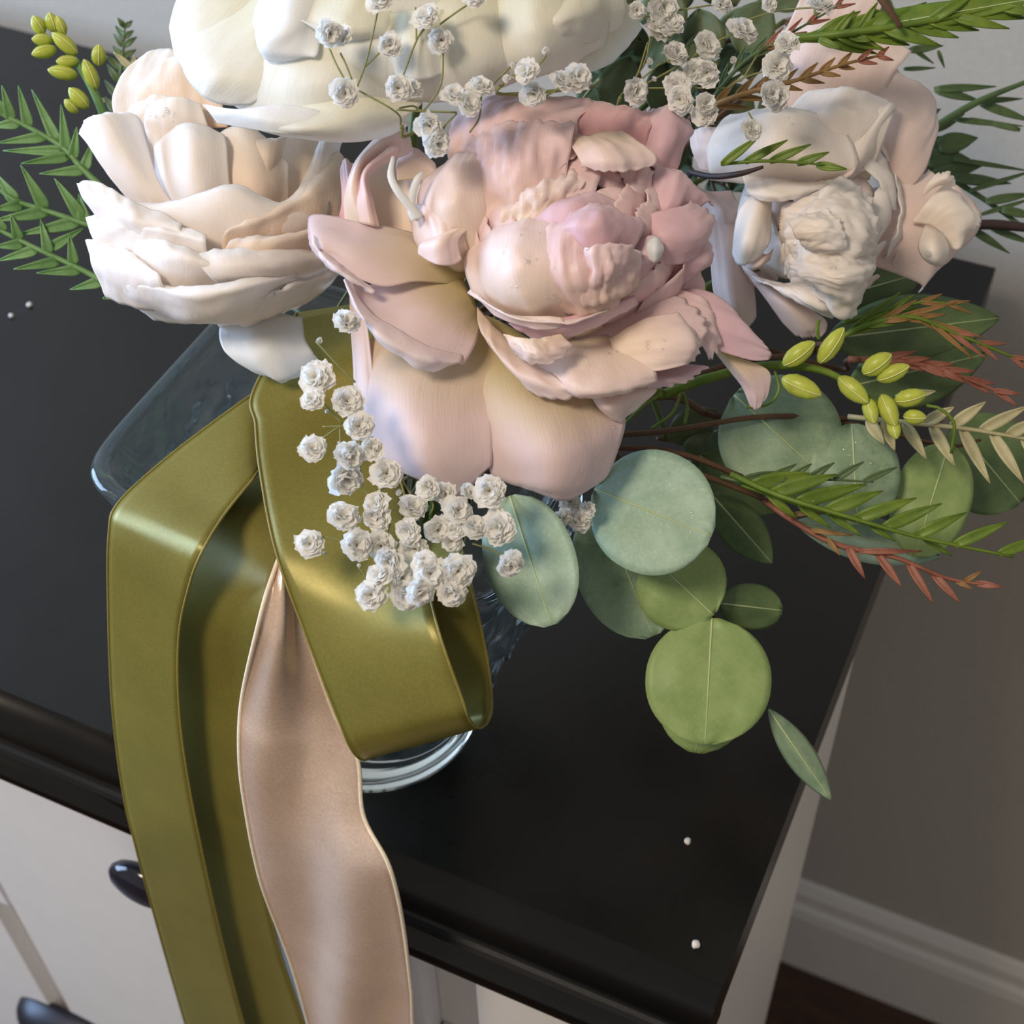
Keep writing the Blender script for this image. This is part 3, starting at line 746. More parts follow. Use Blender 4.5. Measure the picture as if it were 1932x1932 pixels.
P([[(1080, 470, -30), (1130, 480, -34), (1190, 480, -24)], [(1060, 430, -32), (1130, 420, -37), (1205, 450, -22)], [(1075, 405, -28), (1140, 395, -32), (1215, 430, -18)], [(1090, 395, -24), (1140, 385, -27), (1215, 420, -16)]], M_mauve, 1.0, 1.2, 1.0)
P([[(1100, 580, -26), (1150, 570, -28), (1200, 540, -20)], [(1090, 530, -34), (1150, 520, -36), (1210, 500, -22)], [(1095, 475, -34), (1150, 460, -36), (1215, 470, -20)]], M_pink, 1.8, 1.2, 0.8, freq=90)
P([[(1180, 545, -12), (1210, 530, -12), (1240, 500, -8)], [(1190, 500, -18), (1220, 490, -18), (1255, 480, -8)], [(1200, 460, -16), (1230, 445, -16), (1262, 465, -6)]], M_mauve, 0.6, 0.6)
P([[(1222, 490, -18), (1236, 495, -19), (1248, 480, -17)], [(1220, 465, -19), (1236, 470, -21), (1252, 470, -18)], [(1226, 450, -17), (1238, 447, -18), (1250, 458, -16)]], M_white_petal, 0.2, 0.2, nu=12, nv=10)
P([[(890, 560, -14), (960, 590, -24), (1060, 600, -28)], [(885, 550, -16), (970, 600, -28), (1080, 610, -30)], [(900, 570, -14), (980, 618, -24), (1080, 615, -26), (1180, 570, -20)]], M_pinkcream, 0.9, 1.0)
P([[(960, 610, -18), (1060, 600, -24), (1190, 560, -16)], [(980, 625, -18), (1080, 615, -26), (1200, 560, -16)], [(1010, 640, -14), (1100, 628, -20), (1205, 580, -12)]], M_mauve, 0.8, 1.0)
# lower lip with toothed petals
P([[(900, 580, 2), (940, 620, -2), (1000, 660, 0)], [(905, 620, -6), (950, 670, -14), (1040, 700, -16)], [(930, 660, -8), (980, 710, -18), (1080, 735, -20)], [(960, 700, -6), (1020, 748, -14), (1120, 750, -18)]], M_pinkcream, 0.8, 1.2, 1.2, nu=34)
P([[(1000, 640, -4), (1080, 640, -2), (1180, 620, 0)], [(1000, 690, -12), (1100, 700, -18), (1230, 690, -12)], [(1010, 720, -14), (1120, 738, -22), (1240, 715, -12)], [(1040, 735, -12), (1130, 752, -18), (1240, 722, -10)]], M_pinkcream, 0.8, 1.2, 1.0, nu=34)
P([[(1080, 640, 2), (1100, 660, 2), (1120, 690, 0)], [(1160, 590, 2), (1180, 640, -4), (1190, 690, -8)], [(1230, 560, 0), (1260, 620, -10), (1260, 690, -12)], [(1275, 545, 4), (1330, 610, -4), (1320, 680, -6)]], M_pink, 0.6, 0.8, 2.4, nu=40, nv=26)
P([[(1150, 640, -6), (1160, 665, -8), (1170, 700, -8)], [(1220, 600, -8), (1240, 650, -16), (1240, 700, -14)], [(1270, 590, -8), (1300, 640, -16), (1290, 690, -14)], [(1280, 585, -4), (1320, 655, -12), (1300, 690, -10)]], M_pinkcream, 0.6, 0.8, 2.4, nu=40, nv=24)
P([[(1200, 560, 6), (1210, 580, 2), (1220, 610, 2)], [(1260, 545, 4), (1280, 580, 0), (1290, 620, 0)], [(1320, 560, 4), (1340, 610, 0), (1330, 660, 0)], [(1335, 575, 6), (1362, 640, 4), (1340, 690, 2)]], M_pink, 0.6, 1.0, 2.6, nu=40, nv=22)
P([[(1180, 690, 0), (1220, 690, 2), (1260, 680, 4)], [(1210, 720, -4), (1270, 710, -4), (1320, 690, 2)], [(1230, 735, -2), (1290, 722, -2), (1340, 690, 4)]], M_mauve, 0.6, 1.0, 1.6)
P([[(950, 630, -22), (1000, 640, -26), (1060, 630, -22)], [(960, 650, -22), (1010, 665, -30), (1080, 650, -22)], [(970, 680, -20), (1030, 690, -28), (1085, 660, -20)]], M_pinkcream, 1.2, 1.2, 0.8)
# right guard petals
P([[(1240, 560, 8), (1250, 590, 8), (1280, 640, 8)], [(1310, 545, 8), (1330, 600, 4), (1350, 660, 6)], [(1370, 570, 10), (1400, 620, 6), (1420, 680, 10)], [(1400, 610, 12), (1440, 650, 10), (1468, 676, 14)]], M_mauve, 0.5, 0.8)
P([[(1330, 640, 18), (1360, 660, 16), (1400, 680, 16)], [(1370, 690, 18), (1400, 700, 14), (1450, 700, 16)], [(1400, 730, 18), (1425, 740, 16), (1450, 735, 18)], [(1415, 768, 20), (1425, 772, 20), (1435, 765, 20)]], M_guard, 0.4, 0.5)
K_.stem(1040, 640, 34, foot=(0.02, -0.02))

# ---- blush peony at the right
B_ = Flower('blush_peony', 'blush white peony wet with drops beside the blue-lit wall', 'flower', 1560, 400, 0.545)
P = B_.petal
# back petals
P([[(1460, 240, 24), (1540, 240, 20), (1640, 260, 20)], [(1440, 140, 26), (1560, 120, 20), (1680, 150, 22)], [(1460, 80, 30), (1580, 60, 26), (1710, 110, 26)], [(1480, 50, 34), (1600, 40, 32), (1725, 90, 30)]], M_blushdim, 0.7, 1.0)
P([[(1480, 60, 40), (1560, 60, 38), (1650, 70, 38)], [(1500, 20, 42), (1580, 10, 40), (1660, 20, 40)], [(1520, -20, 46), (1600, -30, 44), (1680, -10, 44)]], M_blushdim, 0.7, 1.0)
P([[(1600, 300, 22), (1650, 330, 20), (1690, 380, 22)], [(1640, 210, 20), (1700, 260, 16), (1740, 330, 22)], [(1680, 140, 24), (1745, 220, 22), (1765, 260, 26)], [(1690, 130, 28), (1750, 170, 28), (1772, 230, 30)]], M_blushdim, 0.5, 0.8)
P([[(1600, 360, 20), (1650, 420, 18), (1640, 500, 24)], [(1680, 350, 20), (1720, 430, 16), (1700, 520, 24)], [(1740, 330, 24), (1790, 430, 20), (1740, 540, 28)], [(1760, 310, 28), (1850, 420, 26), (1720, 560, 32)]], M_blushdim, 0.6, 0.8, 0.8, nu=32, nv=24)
P([[(1720, 420, 14), (1760, 430, 12), (1780, 470, 14)], [(1750, 380, 10), (1800, 400, 8), (1810, 470, 12)], [(1780, 350, 12), (1830, 400, 10), (1820, 450, 14)], [(1795, 345, 16), (1848, 415, 14), (1825, 445, 16)]], M_blush, 0.7, 1.0, 2.2)
P([[(1740, 370, 8), (1770, 350, 6), (1790, 350, 8)], [(1750, 345, 6), (1785, 335, 3), (1800, 350, 8)], [(1765, 325, 8), (1790, 325, 6), (1802, 342, 10)]], M_blush, 0.6, 0.8, 1.4, nu=16, nv=12)
# small cupped petaloid with a drop
P([[(1745, 425, 8), (1765, 430, 6), (1780, 440, 8)], [(1732, 460, 4), (1760, 460, -4), (1792, 465, 4)], [(1740, 485, 4), (1765, 490, -3), (1790, 480, 4)], [(1755, 500, 8), (1770, 502, 5), (1782, 498, 8)]], M_blush, 0.3, 0.3, nu=16, nv=14)
# filler
B_.ball(1545, 400, 22, 180, (0.2, -0.1, 1.0), 18, [M_blush, M_blushdim], 9, 1.0, 1.5, 0.85, 0.65, 0.85, 1.0)
# upper dome petals
P([[(1480, 330, 4), (1560, 350, 2), (1640, 340, 8)], [(1480, 230, 4), (1570, 240, -6), (1670, 260, 4)], [(1510, 185, 8), (1600, 190, 0), (1690, 210, 8)], [(1540, 170, 12), (1610, 168, 8), (1694, 195, 14)]], M_blush, 0.5, 1.0)
P([[(1520, 360, -2), (1580, 350, -4), (1620, 330, 4)], [(1560, 320, -6), (1620, 300, -4), (1655, 280, 4)], [(1610, 270, -2), (1650, 240, 0), (1680, 220, 6)], [(1640, 210, 4), (1680, 195, 6), (1692, 205, 10)]], M_blush, 0.5, 0.8)
P([[(1340, 340, 6), (1450, 350, -6), (1590, 345, -2)], [(1335, 280, 6), (1460, 290, -16), (1620, 310, -6)], [(1360, 230, 8), (1470, 230, -10), (1600, 255, -4)], [(1390, 212, 12), (1480, 203, -2), (1580, 225, 0)]], M_blush, 0.5, 0.8, nu=34, nv=26)
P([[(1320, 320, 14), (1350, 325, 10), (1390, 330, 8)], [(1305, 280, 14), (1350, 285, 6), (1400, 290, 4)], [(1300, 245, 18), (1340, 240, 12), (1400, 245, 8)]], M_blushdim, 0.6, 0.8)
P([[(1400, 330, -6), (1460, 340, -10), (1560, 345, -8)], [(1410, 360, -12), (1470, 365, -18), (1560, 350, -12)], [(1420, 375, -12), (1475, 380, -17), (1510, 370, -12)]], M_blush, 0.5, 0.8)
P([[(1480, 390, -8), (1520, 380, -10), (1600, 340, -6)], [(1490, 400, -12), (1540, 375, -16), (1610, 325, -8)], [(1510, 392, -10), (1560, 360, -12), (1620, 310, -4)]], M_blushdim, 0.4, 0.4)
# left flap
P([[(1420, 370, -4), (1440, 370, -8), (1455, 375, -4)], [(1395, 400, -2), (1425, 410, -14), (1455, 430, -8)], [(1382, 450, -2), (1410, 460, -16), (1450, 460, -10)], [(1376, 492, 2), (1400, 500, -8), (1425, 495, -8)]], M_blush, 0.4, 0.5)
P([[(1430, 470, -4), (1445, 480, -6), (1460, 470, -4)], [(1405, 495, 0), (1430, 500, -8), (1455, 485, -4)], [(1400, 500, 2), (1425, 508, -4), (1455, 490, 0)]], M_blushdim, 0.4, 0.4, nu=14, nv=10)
# lower bright folds
P([[(1480, 480, 0), (1540, 500, -8), (1600, 480, -2)], [(1470, 430, -8), (1540, 440, -24), (1620, 430, -8)], [(1490, 390, -6), (1550, 380, -20), (1640, 390, -6)], [(1530, 360, 0), (1590, 340, -10), (1645, 375, 0)]], M_blush, 1.5, 1.6, 1.4, nu=40, nv=30, freq=75)
P([[(1480, 520, 2), (1540, 520, -10), (1610, 510, 0)], [(1480, 470, -10), (1540, 475, -26), (1630, 470, -10)], [(1490, 420, -10), (1550, 410, -26), (1640, 430, -8)], [(1510, 395, -6), (1570, 385, -18), (1648, 415, -2)]], M_blush, 2.0, 1.8, 1.8, nu=40, nv=30, freq=80)
P([[(1490, 540, -2), (1540, 535, -12), (1600, 520, -4)], [(1485, 500, -12), (1540, 505, -28), (1590, 500, -16)], [(1490, 470, -14), (1540, 465, -30), (1595, 480, -18)]], M_blush, 1.6, 1.4, 0.8, freq=80)
P([[(1420, 520, 6), (1480, 530, 0), (1560, 520, 2)], [(1440, 535, 0), (1500, 550, -12), (1600, 530, -10)], [(1490, 560, -2), (1540, 575, -16), (1625, 530, -12)], [(1530, 585, 0), (1590, 597, -10), (1645, 525, -8)]], M_blush, 1.2, 1.4, 1.6, nu=36, nv=26)
P([[(1590, 540, -8), (1610, 520, -14), (1620, 500, -10)], [(1610, 535, -12), (1635, 515, -16), (1640, 490, -10)], [(1620, 530, -10), (1648, 508, -12), (1650, 480, -6)]], M_blush, 0.8, 0.8, 1.4)
P([[(1590, 470, -10), (1610, 460, -14), (1630, 450, -8)], [(1615, 480, -14), (1640, 465, -16), (1655, 445, -8)], [(1640, 470, -10), (1660, 440, -12), (1665, 415, -6)]], M_blush, 0.7, 0.8, 0.8)
P([[(1478, 390, -8), (1474, 440, -12), (1482, 500, -8)], [(1540, 366, -18), (1540, 440, -33), (1536, 520, -22)], [(1600, 356, -16), (1612, 440, -33), (1596, 540, -22)], [(1638, 366, -6), (1656, 445, -20), (1640, 524, -10)]], M_blush, 2.2, 1.8, 2.6, nu=44, nv=40, freq=62)
P([[(1482, 470, -14), (1488, 510, -16), (1508, 545, -8)], [(1540, 470, -28), (1546, 525, -36), (1556, 572, -18)], [(1600, 478, -26), (1606, 530, -36), (1588, 592, -16)], [(1642, 482, -12), (1646, 522, -18), (1606, 596, -8)]], M_blush, 1.8, 1.6, 1.8, nu=40, nv=34, freq=62)
P([[(1486, 420, -26), (1500, 440, -34), (1520, 470, -30)], [(1530, 396, -32), (1548, 430, -41), (1560, 470, -36)], [(1570, 390, -30), (1592, 430, -38), (1600, 470, -32)]], M_blush, 1.4, 1.4, 1.2, freq=70)
# hanging grey-pink petals below
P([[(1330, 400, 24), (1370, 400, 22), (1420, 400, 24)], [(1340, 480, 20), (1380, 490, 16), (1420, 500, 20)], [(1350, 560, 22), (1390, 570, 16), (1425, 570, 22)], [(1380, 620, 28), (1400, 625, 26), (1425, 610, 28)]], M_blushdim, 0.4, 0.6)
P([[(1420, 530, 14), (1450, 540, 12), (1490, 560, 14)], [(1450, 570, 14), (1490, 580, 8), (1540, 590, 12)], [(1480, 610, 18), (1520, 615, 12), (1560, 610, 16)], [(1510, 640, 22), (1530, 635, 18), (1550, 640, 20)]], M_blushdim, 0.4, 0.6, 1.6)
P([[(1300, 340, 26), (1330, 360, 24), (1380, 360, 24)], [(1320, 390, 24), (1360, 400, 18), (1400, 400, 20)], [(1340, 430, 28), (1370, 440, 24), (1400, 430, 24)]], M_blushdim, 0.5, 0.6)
B_.stem(1540, 470, 36, foot=(0.04, 0.02))

# ------------------------------------------------------------------ foliage
def leaf_mat(name, col, col2, rough=0.5, blotch=0.5, transl=0.2):
    m, nt, b, out = new_mat(name)
    nz = noise_node(nt, 95, 5, 0.65)
    fine = noise_node(nt, 700, 3)
    c = ramp(nt, nz, [(0.32, col), (0.72, col2)])
    hi = tuple(min(1, x * 1.25 + 0.02) for x in col2[:3]) + (1,)
    c = mix_col(nt, ramp(nt, fine, [(0.55, (0, 0, 0, 1)), (0.8, (blotch, blotch, blotch, 1))]), c, hi)
    tc = nt.nodes.new('ShaderNodeTexCoord')
    mp = nt.nodes.new('ShaderNodeMapping'); mp.inputs['Rotation'].default_value = (0, 0, 0.0)
    sp = nt.nodes.new('ShaderNodeSeparateXYZ'); nt.links.new(tc.outputs['UV'], sp.inputs[0])
    # side veins running out from the midrib
    ab = nt.nodes.new('ShaderNodeMath'); ab.operation = 'SUBTRACT'; nt.links.new(sp.outputs[0], ab.inputs[0]); ab.inputs[1].default_value = 0.5
    ab2 = nt.nodes.new('ShaderNodeMath'); ab2.operation = 'ABSOLUTE'; nt.links.new(ab.outputs[0], ab2.inputs[0])
    su = nt.nodes.new('ShaderNodeMath'); su.operation = 'MULTIPLY_ADD'; nt.links.new(ab2.outputs[0], su.inputs[0]); su.inputs[1].default_value = -0.9
    nt.links.new(sp.outputs[1], su.inputs[2])
    si = nt.nodes.new('ShaderNodeMath'); si.operation = 'MULTIPLY'; nt.links.new(su.outputs[0], si.inputs[0]); si.inputs[1].default_value = 55.0
    sn = nt.nodes.new('ShaderNodeMath'); sn.operation = 'SINE'; nt.links.new(si.outputs[0], sn.inputs[0])
    c = mix_col(nt, ramp(nt, sn.outputs[0], [(0.90, (0, 0, 0, 1)), (1.0, (0.10, 0.10, 0.10, 1))]), c, hi)
    nt.links.new(c, b.inputs['Base Color'])
    b.inputs['Roughness'].default_value = rough
    bump(nt, b, nz, 0.15, 0.0006)
    tr = nt.nodes.new('ShaderNodeBsdfTranslucent'); nt.links.new(c, tr.inputs[0])
    mx = nt.nodes.new('ShaderNodeMixShader'); mx.inputs[0].default_value = transl
    nt.links.new(b.outputs[0], mx.inputs[1]); nt.links.new(tr.outputs[0], mx.inputs[2])
    nt.links.new(mx.outputs[0], out.inputs[0])
    return m
M_euc = leaf_mat('eucalyptus_leaf', srgb(124, 152, 122), srgb(160, 182, 150), 0.55)
M_euc_b = leaf_mat('bluish_eucalyptus_leaf', srgb(142, 172, 150), srgb(174, 198, 176), 0.55)
M_euc_y = leaf_mat('fresh_eucalyptus_leaf', srgb(134, 160, 96), srgb(158, 180, 116), 0.5, 0.35)
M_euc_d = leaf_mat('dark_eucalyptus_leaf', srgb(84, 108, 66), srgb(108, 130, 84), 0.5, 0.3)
M_vein = plain('pale_leaf_vein', srgb(176, 190, 140), 0.5, 0.08)
M_fern = leaf_mat('fern_leaflet', srgb(98, 142, 80), srgb(134, 174, 112), 0.5, 0.2, 0.3)
M_fern_g = leaf_mat('grevillea_green', srgb(92, 122, 36), srgb(128, 152, 52), 0.45, 0.2, 0.3)
M_fern_d = leaf_mat('grevillea_dark', srgb(72, 96, 58), srgb(98, 122, 76), 0.5, 0.2, 0.2)
M_fern_r = leaf_mat('grevillea_bronze', srgb(138, 108, 62), srgb(168, 130, 78), 0.5, 0.2, 0.25)
M_fern_red = leaf_mat('grevillea_red', srgb(146, 88, 68), srgb(176, 118, 100), 0.5, 0.2, 0.25)
M_fern_p = leaf_mat('grevillea_underside', srgb(178, 172, 132), srgb(206, 200, 160), 0.55, 0.2, 0.25)
M_pod = plain('lime_green_bud', srgb(192, 202, 84), 0.36, 0.14, 160, transl=0.25)
M_podtip = plain('pale_bud_seam', srgb(220, 222, 160), 0.45, 0.1, 160)
M_twig = plain('brown_twig', srgb(92, 66, 44), 0.6, 0.2, 200)
M_twigd = plain('dark_twig', srgb(52, 34, 32), 0.6, 0.2, 200)

def sprig(name, label, cat, u, v, d, group=None):
    t = thing(name, label, cat, at(u, v, d), group)
    return t

def lens(root, base, tip, width, mat, name='leaflet', prof='lens', dl=0.0, dr=0.0, bend=0.0, crease=0.6, nu=7, nv=9, rib=None, wave=0.0, shift=0.5, seed=0.0, thick=0.0004):
    """a leaf blade between two points (u, v, depth m); width in pixels; dl, dr, bend, crease in mm"""
    b_, t_ = np.array(base, float), np.array(tip, float)
    ax = t_[:2] - b_[:2]; L = np.linalg.norm(ax); ax /= L
    sd = np.array([-ax[1], ax[0]])
    rows = []
    for i in range(nv):
        t = i / (nv - 1)
        if prof == 'round':
            hw = width / 2 * max(0.03, (1 - abs(2 * t - 1) ** 2.15)) ** 0.52
            if t == 0: hw = width * 0.06
        elif prof == 'ovate':
            hw = width / 2 * max(0.02, math.sin(math.pi * min(1, t) ** shift * 1.0)) ** 0.75
        elif prof == 'taper':
            hw = width / 2 * max(0.02, (1 - t) ** 0.75) * min(1.0, 0.55 + t * 3)
        else:
            hw = width / 2 * max(0.03, math.sin(math.pi * (0.10 + 0.90 * t) ** 0.75)) ** 0.9
        p = b_[:2] + ax * L * t
        d = b_[2] + (t_[2] - b_[2]) * t - bend / 1000 * math.sin(math.pi * t)
        row = []
        for j in range(nu):
            q = j / (nu - 1) * 2 - 1
            e = (dl * max(0, -q) + dr * max(0, q)) / 1000 * hw / (width / 2)
            e += crease / 1000 * (1 - abs(q)) ** 2
            e += wave / 1000 * n3(t * 3 + seed, q * 2, seed * 1.7)
            row.append(at(p[0] + sd[0] * hw * q, p[1] + sd[1] * hw * q, d + e))
        rows.append(row)
    G = np.array(rows)
    o = grid_obj(name, G, mat, root, thick)
    if rib:
        c = G[:, nu // 2] - FW * 0.0003
        r = np.linspace(1.0, 0.35, nv) * rib
        vv, ff = tube_data(c, r, 6)
        mesh_obj('midrib', vv, ff, M_vein, o)
    return o

def px_path(pts, n=None):
    P = [at(*p) for p in pts]
    return catmull(P, n) if n else np.array(P)

def frond(root, pts, n, L0, L1, ang, width, mats, sides=(1, -1), start=0.08, rach=0.0007, rmat=None, dz=0.0, seed=1, jit=0.15):
    rnd = random.Random(seed)
    C = catmull([np.array(p, float) for p in pts], 60)
    tube('rachis', px_path([tuple(p) for p in C[::3]]), np.linspace(rach, rach * 0.4, 20), rmat or mats[0], root, 6)
    for i in range(n):
        t = start + (1 - start) * (i + 0.5) / n
        k = min(58, int(t * 59))
        d = C[k + 1] - C[k]; d = d[:2] / np.linalg.norm(d[:2])
        for s in sides:
            a = math.radians(ang * (1 + rnd.uniform(-jit, jit))) * s
            q = np.array([d[0] * math.cos(a) - d[1] * math.sin(a), d[0] * math.sin(a) + d[1] * math.cos(a)])
            L = (L0 + (L1 - L0) * t) * (1 + rnd.uniform(-jit, jit))
            b_ = C[k]; 
            tip = (b_[0] + q[0] * L, b_[1] + q[1] * L, b_[2] + dz / 1000 + rnd.uniform(-2, 2) / 1000)
            m = mats[min(len(mats) - 1, int(t * len(mats)))]
            lens(root, tuple(b_), tip, width * (1.1 - 0.4 * t), m, bend=rnd.uniform(-1, 2), nu=5, nv=8, seed=rnd.random() * 9)

def pod(root, a, b, wpx, mat=None):
    """pointed bud between two pixels"""
    A, B = at(*a), at(*b)
    ax = B - A; L = np.linalg.norm(ax); ax /= L
    e1 = np.cross(ax, FW); e1 /= np.linalg.norm(e1); e2 = np.cross(ax, e1)
    R = wpx / F_PX * a[2] / 2
    prof = [(0.0, 0.25), (0.1, 0.62), (0.28, 0.95), (0.5, 1.0), (0.72, 0.86), (0.88, 0.55), (0.97, 0.25), (1.0, 0.08)]
    n = 15; verts, faces = [], []
    for t, r in prof:
        for k in range(n):
            q = 2 * math.pi * k / n
            rr = R * r * (1 - 0.10 * (abs(math.cos(1.5 * q)) ** 8))
            verts.append(A + ax * L * t + rr * (math.cos(q) * e1 + math.sin(q) * e2))
    for i in range(len(prof) - 1):
        for k in range(n):
            k2 = (k + 1) % n
            faces.append((i * n + k, i * n + k2, (i + 1) * n + k2, (i + 1) * n + k))
    faces.append(tuple(range(n - 1, -1, -1))); faces.append(tuple((len(prof) - 1) * n + k for k in range(n)))
    o = mesh_obj('bud', verts, faces, mat or M_pod, root)
    # seam where the sepals meet
    q = math.atan2(-(FW @ e2), -(FW @ e1)) + 0.35
    line = [A + ax * L * t + R * r * 0.98 * (math.cos(q) * e1 + math.sin(q) * e2) for t, r in prof]
    v, f = tube_data(line, [0.00018] * len(line), 5)
    mesh_obj('seam', v, f, M_podtip, o)
    return o

# ---- eucalyptus trailing in front of the black top
e1_ = sprig('eucalyptus_sprig', 'trailing eucalyptus sprig of round grey-green leaves over the black top', 'foliage', 1250, 1000, 0.53)
tube('stem', px_path([(1090, 800, .545), (1180, 880, .54), (1270, 1030, .542), (1345, 1160, .540), (1400, 1245, .542), (1448, 1332, .540)]), [.0014, .0013, .0012, .0010, .0008, .0006], M_twig, e1_, 7, 30)
lens(e1_, (1122, 922, .522), (1342, 1012, .504), 236, M_euc_b, 'leaf', 'round', 3, -2, 3, 0.7, 15, 19, 0.00045, 1.6, seed=1)
lens(e1_, (962, 936, .500), (1040, 1180, .488), 172, M_euc_b, 'leaf', 'round', -3, 4, 2, 0.7, 15, 19, 0.00045, 1.6, seed=2)
lens(e1_, (1130, 950, .540), (1232, 1200, .532), 190, M_euc, 'leaf', 'round', 3, -3, 2, 0.7, 15, 19, 0.0004, 1.6, seed=3)
lens(e1_, (1346, 1160, .533), (1225, 1048, .528), 175, M_euc_y, 'leaf', 'round', 2, 5, 2, 0.6, 15, 19, 0.0004, 1.6, seed=4)
lens(e1_, (1343, 1166, .533), (1330, 1404, .526), 238, M_euc_y, 'leaf', 'round', 2, 2, 3, 0.6, 17, 21, 0.00045, 1.2, seed=5)
lens(e1_, (1345, 1215, .540), (1312, 1420, .546), 172, M_euc_y, 'leaf', 'round', 2, 2, 2, 0.6, 15, 17, 0.0004, 1.0, seed=6)
lens(e1_, (1450, 1338, .536), (1567, 1508, .540), 56, M_euc, 'leaf', 'ovate', 6, 8, 1, 0.6, 11, 17, 0.0004, 0.5, 1.0, seed=7)
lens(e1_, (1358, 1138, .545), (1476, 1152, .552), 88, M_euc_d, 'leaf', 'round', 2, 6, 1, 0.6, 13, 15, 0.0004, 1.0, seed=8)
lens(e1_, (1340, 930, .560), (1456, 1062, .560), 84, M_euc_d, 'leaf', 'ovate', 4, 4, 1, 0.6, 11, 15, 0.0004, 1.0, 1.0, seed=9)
stem_to_vase('lower_stem', at(1090, 800, .545), e1_, M_twig, 0.0014, (0.05, -0.03))

e2_ = sprig('eucalyptus_sprig', 'dewy eucalyptus sprig with dark round leaves behind the green bud spray', 'foliage', 1620, 880, 0.56)
tube('stem', px_path([(1330, 780, .565), (1450, 800, .562), (1600, 800, .56), (1780, 840, .56), (1850, 830, .562)]), [.0014, .0012, .0010, .0008, .0006], M_twig, e2_, 7, 30)
lens(e2_, (1385, 745, .556), (1560, 905, .550), 232, M_euc, 'leaf', 'round', 4, 2, 3, 0.7, 15, 19, 0.0004, 1.6, seed=11)
lens(e2_, (1607, 800, .552), (1618, 990, .545), 172, M_euc, 'leaf', 'round', 2, 2, 2, 0.7, 15, 19, 0.0004, 1.4, seed=12)
lens(e2_, (1790, 838, .556), (1725, 1050, .552), 150, M_euc_y, 'leaf', 'round', 3, 3, 2, 0.7, 15, 19, 0.0004, 1.4, seed=13)
lens(e2_, (1500, 985, .565), (1775, 1050, .562), 88, M_euc_b, 'leaf', 'ovate', 3, 3, 2, 0.6, 11, 17, 0.0004, 1.6, 1.0, seed=14)
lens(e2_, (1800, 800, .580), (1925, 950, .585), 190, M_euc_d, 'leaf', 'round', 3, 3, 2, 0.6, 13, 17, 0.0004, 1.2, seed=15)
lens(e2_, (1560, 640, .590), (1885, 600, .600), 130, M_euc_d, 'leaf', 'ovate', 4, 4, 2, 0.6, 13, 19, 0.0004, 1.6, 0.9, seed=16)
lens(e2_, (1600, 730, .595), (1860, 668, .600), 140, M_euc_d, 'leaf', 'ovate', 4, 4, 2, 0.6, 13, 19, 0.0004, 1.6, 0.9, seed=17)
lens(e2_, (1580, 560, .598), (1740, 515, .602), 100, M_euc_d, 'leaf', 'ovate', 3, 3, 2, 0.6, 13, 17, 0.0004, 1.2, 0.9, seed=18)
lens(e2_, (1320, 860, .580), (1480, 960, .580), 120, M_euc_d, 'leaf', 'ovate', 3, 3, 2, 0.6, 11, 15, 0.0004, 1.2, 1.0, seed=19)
stem_to_vase('lower_stem', at(1330, 780, .565), e2_, M_twig, 0.0014, (0.05, 0.01))

# ---- green bud spray at the right
g1 = sprig('bud_spray', 'spray of plump lime green buds on a green stalk beside the eucalyptus', 'foliage', 1560, 700, 0.525, 'bud sprays')
tube('stem', px_path([(1250, 745, .535), (1330, 715, .53), (1450, 690, .524), (1555, 700, .522), (1630, 745, .52), (1690, 780, .52)]), [.0018, .0017, .0016, .0013, .0010, .0007], M_fern_g, g1, 8, 30)
for a, b, wd in (((1478, 688), (1537, 645), 38), ((1545, 684), (1592, 618), 36), ((1476, 714), (1550, 746), 42), ((1583, 712), (1638, 760), 38), ((1628, 704), (1682, 668), 40),
                 ((1655, 716), (1716, 690), 34), ((1688, 756), (1748, 743), 36), ((1664, 745), (1690, 805), 36), ((1705, 785), (1748, 788), 30), ((1636, 752), (1650, 800), 30), ((1682, 790), (1692, 828), 26)):
    pod(g1, a + (0.519,), b + (0.515,), wd)
for pts in ([(1180, 798, .53), (1215, 765, .528), (1250, 742, .530)], [(1230, 808, .53), (1268, 780, .527), (1285, 742, .530)], [(1292, 800, .532), (1297, 770, .53), (1290, 740, .53)],
            [(1410, 768, .53), (1450, 762, .525), (1470, 735, .522), (1462, 700, .523)], [(1795, 855, .52), (1800, 800, .516), (1775, 772, .516), (1748, 765, .518)], [(1545, 640, .52), (1542, 620, .518), (1545, 605, .52)]):
    tube('tendril', px_path(pts), 0.0006, M_fern_g, g1, 6, 16)
stem_to_vase('lower_stem', at(1250, 745, .535), g1, M_fern_g, 0.0018, (0.03, -0.02))

# ---- pale bud spray at the upper left
g2 = sprig('bud_spray', 'small spray of pale yellow-green buds above the fern beside the rose', 'foliage', 150, 140, 0.58, 'bud sprays')
tube('stem', px_path([(205, 240, .585), (185, 190, .58), (165, 150, .578), (135, 105, .576), (100, 70, .576)]), [.0018, .0017, .0015, .0012, .0008], M_fern, g2, 8, 26)
for a, b, wd in (((82, 64), (62, 30), 28), ((104, 60), (92, 24), 28), ((100, 76), (60, 74), 24), ((106, 92), (60, 103), 26), ((148, 116), (106, 116), 24), ((146, 142), (90, 132), 28),
                 ((182, 168), (158, 112), 28), ((186, 124), (186, 84), 28), ((166, 204), (130, 166), 30), ((146, 212), (122, 188), 22), ((145, 102), (98, 62), 30), ((122, 66), (106, 30), 22)):
    pod(g2, a + (0.576,), b + (0.572,), wd)
stem_to_vase('lower_stem', at(205, 240, .585), g2, M_fern, 0.0016, (-0.04, 0.03))

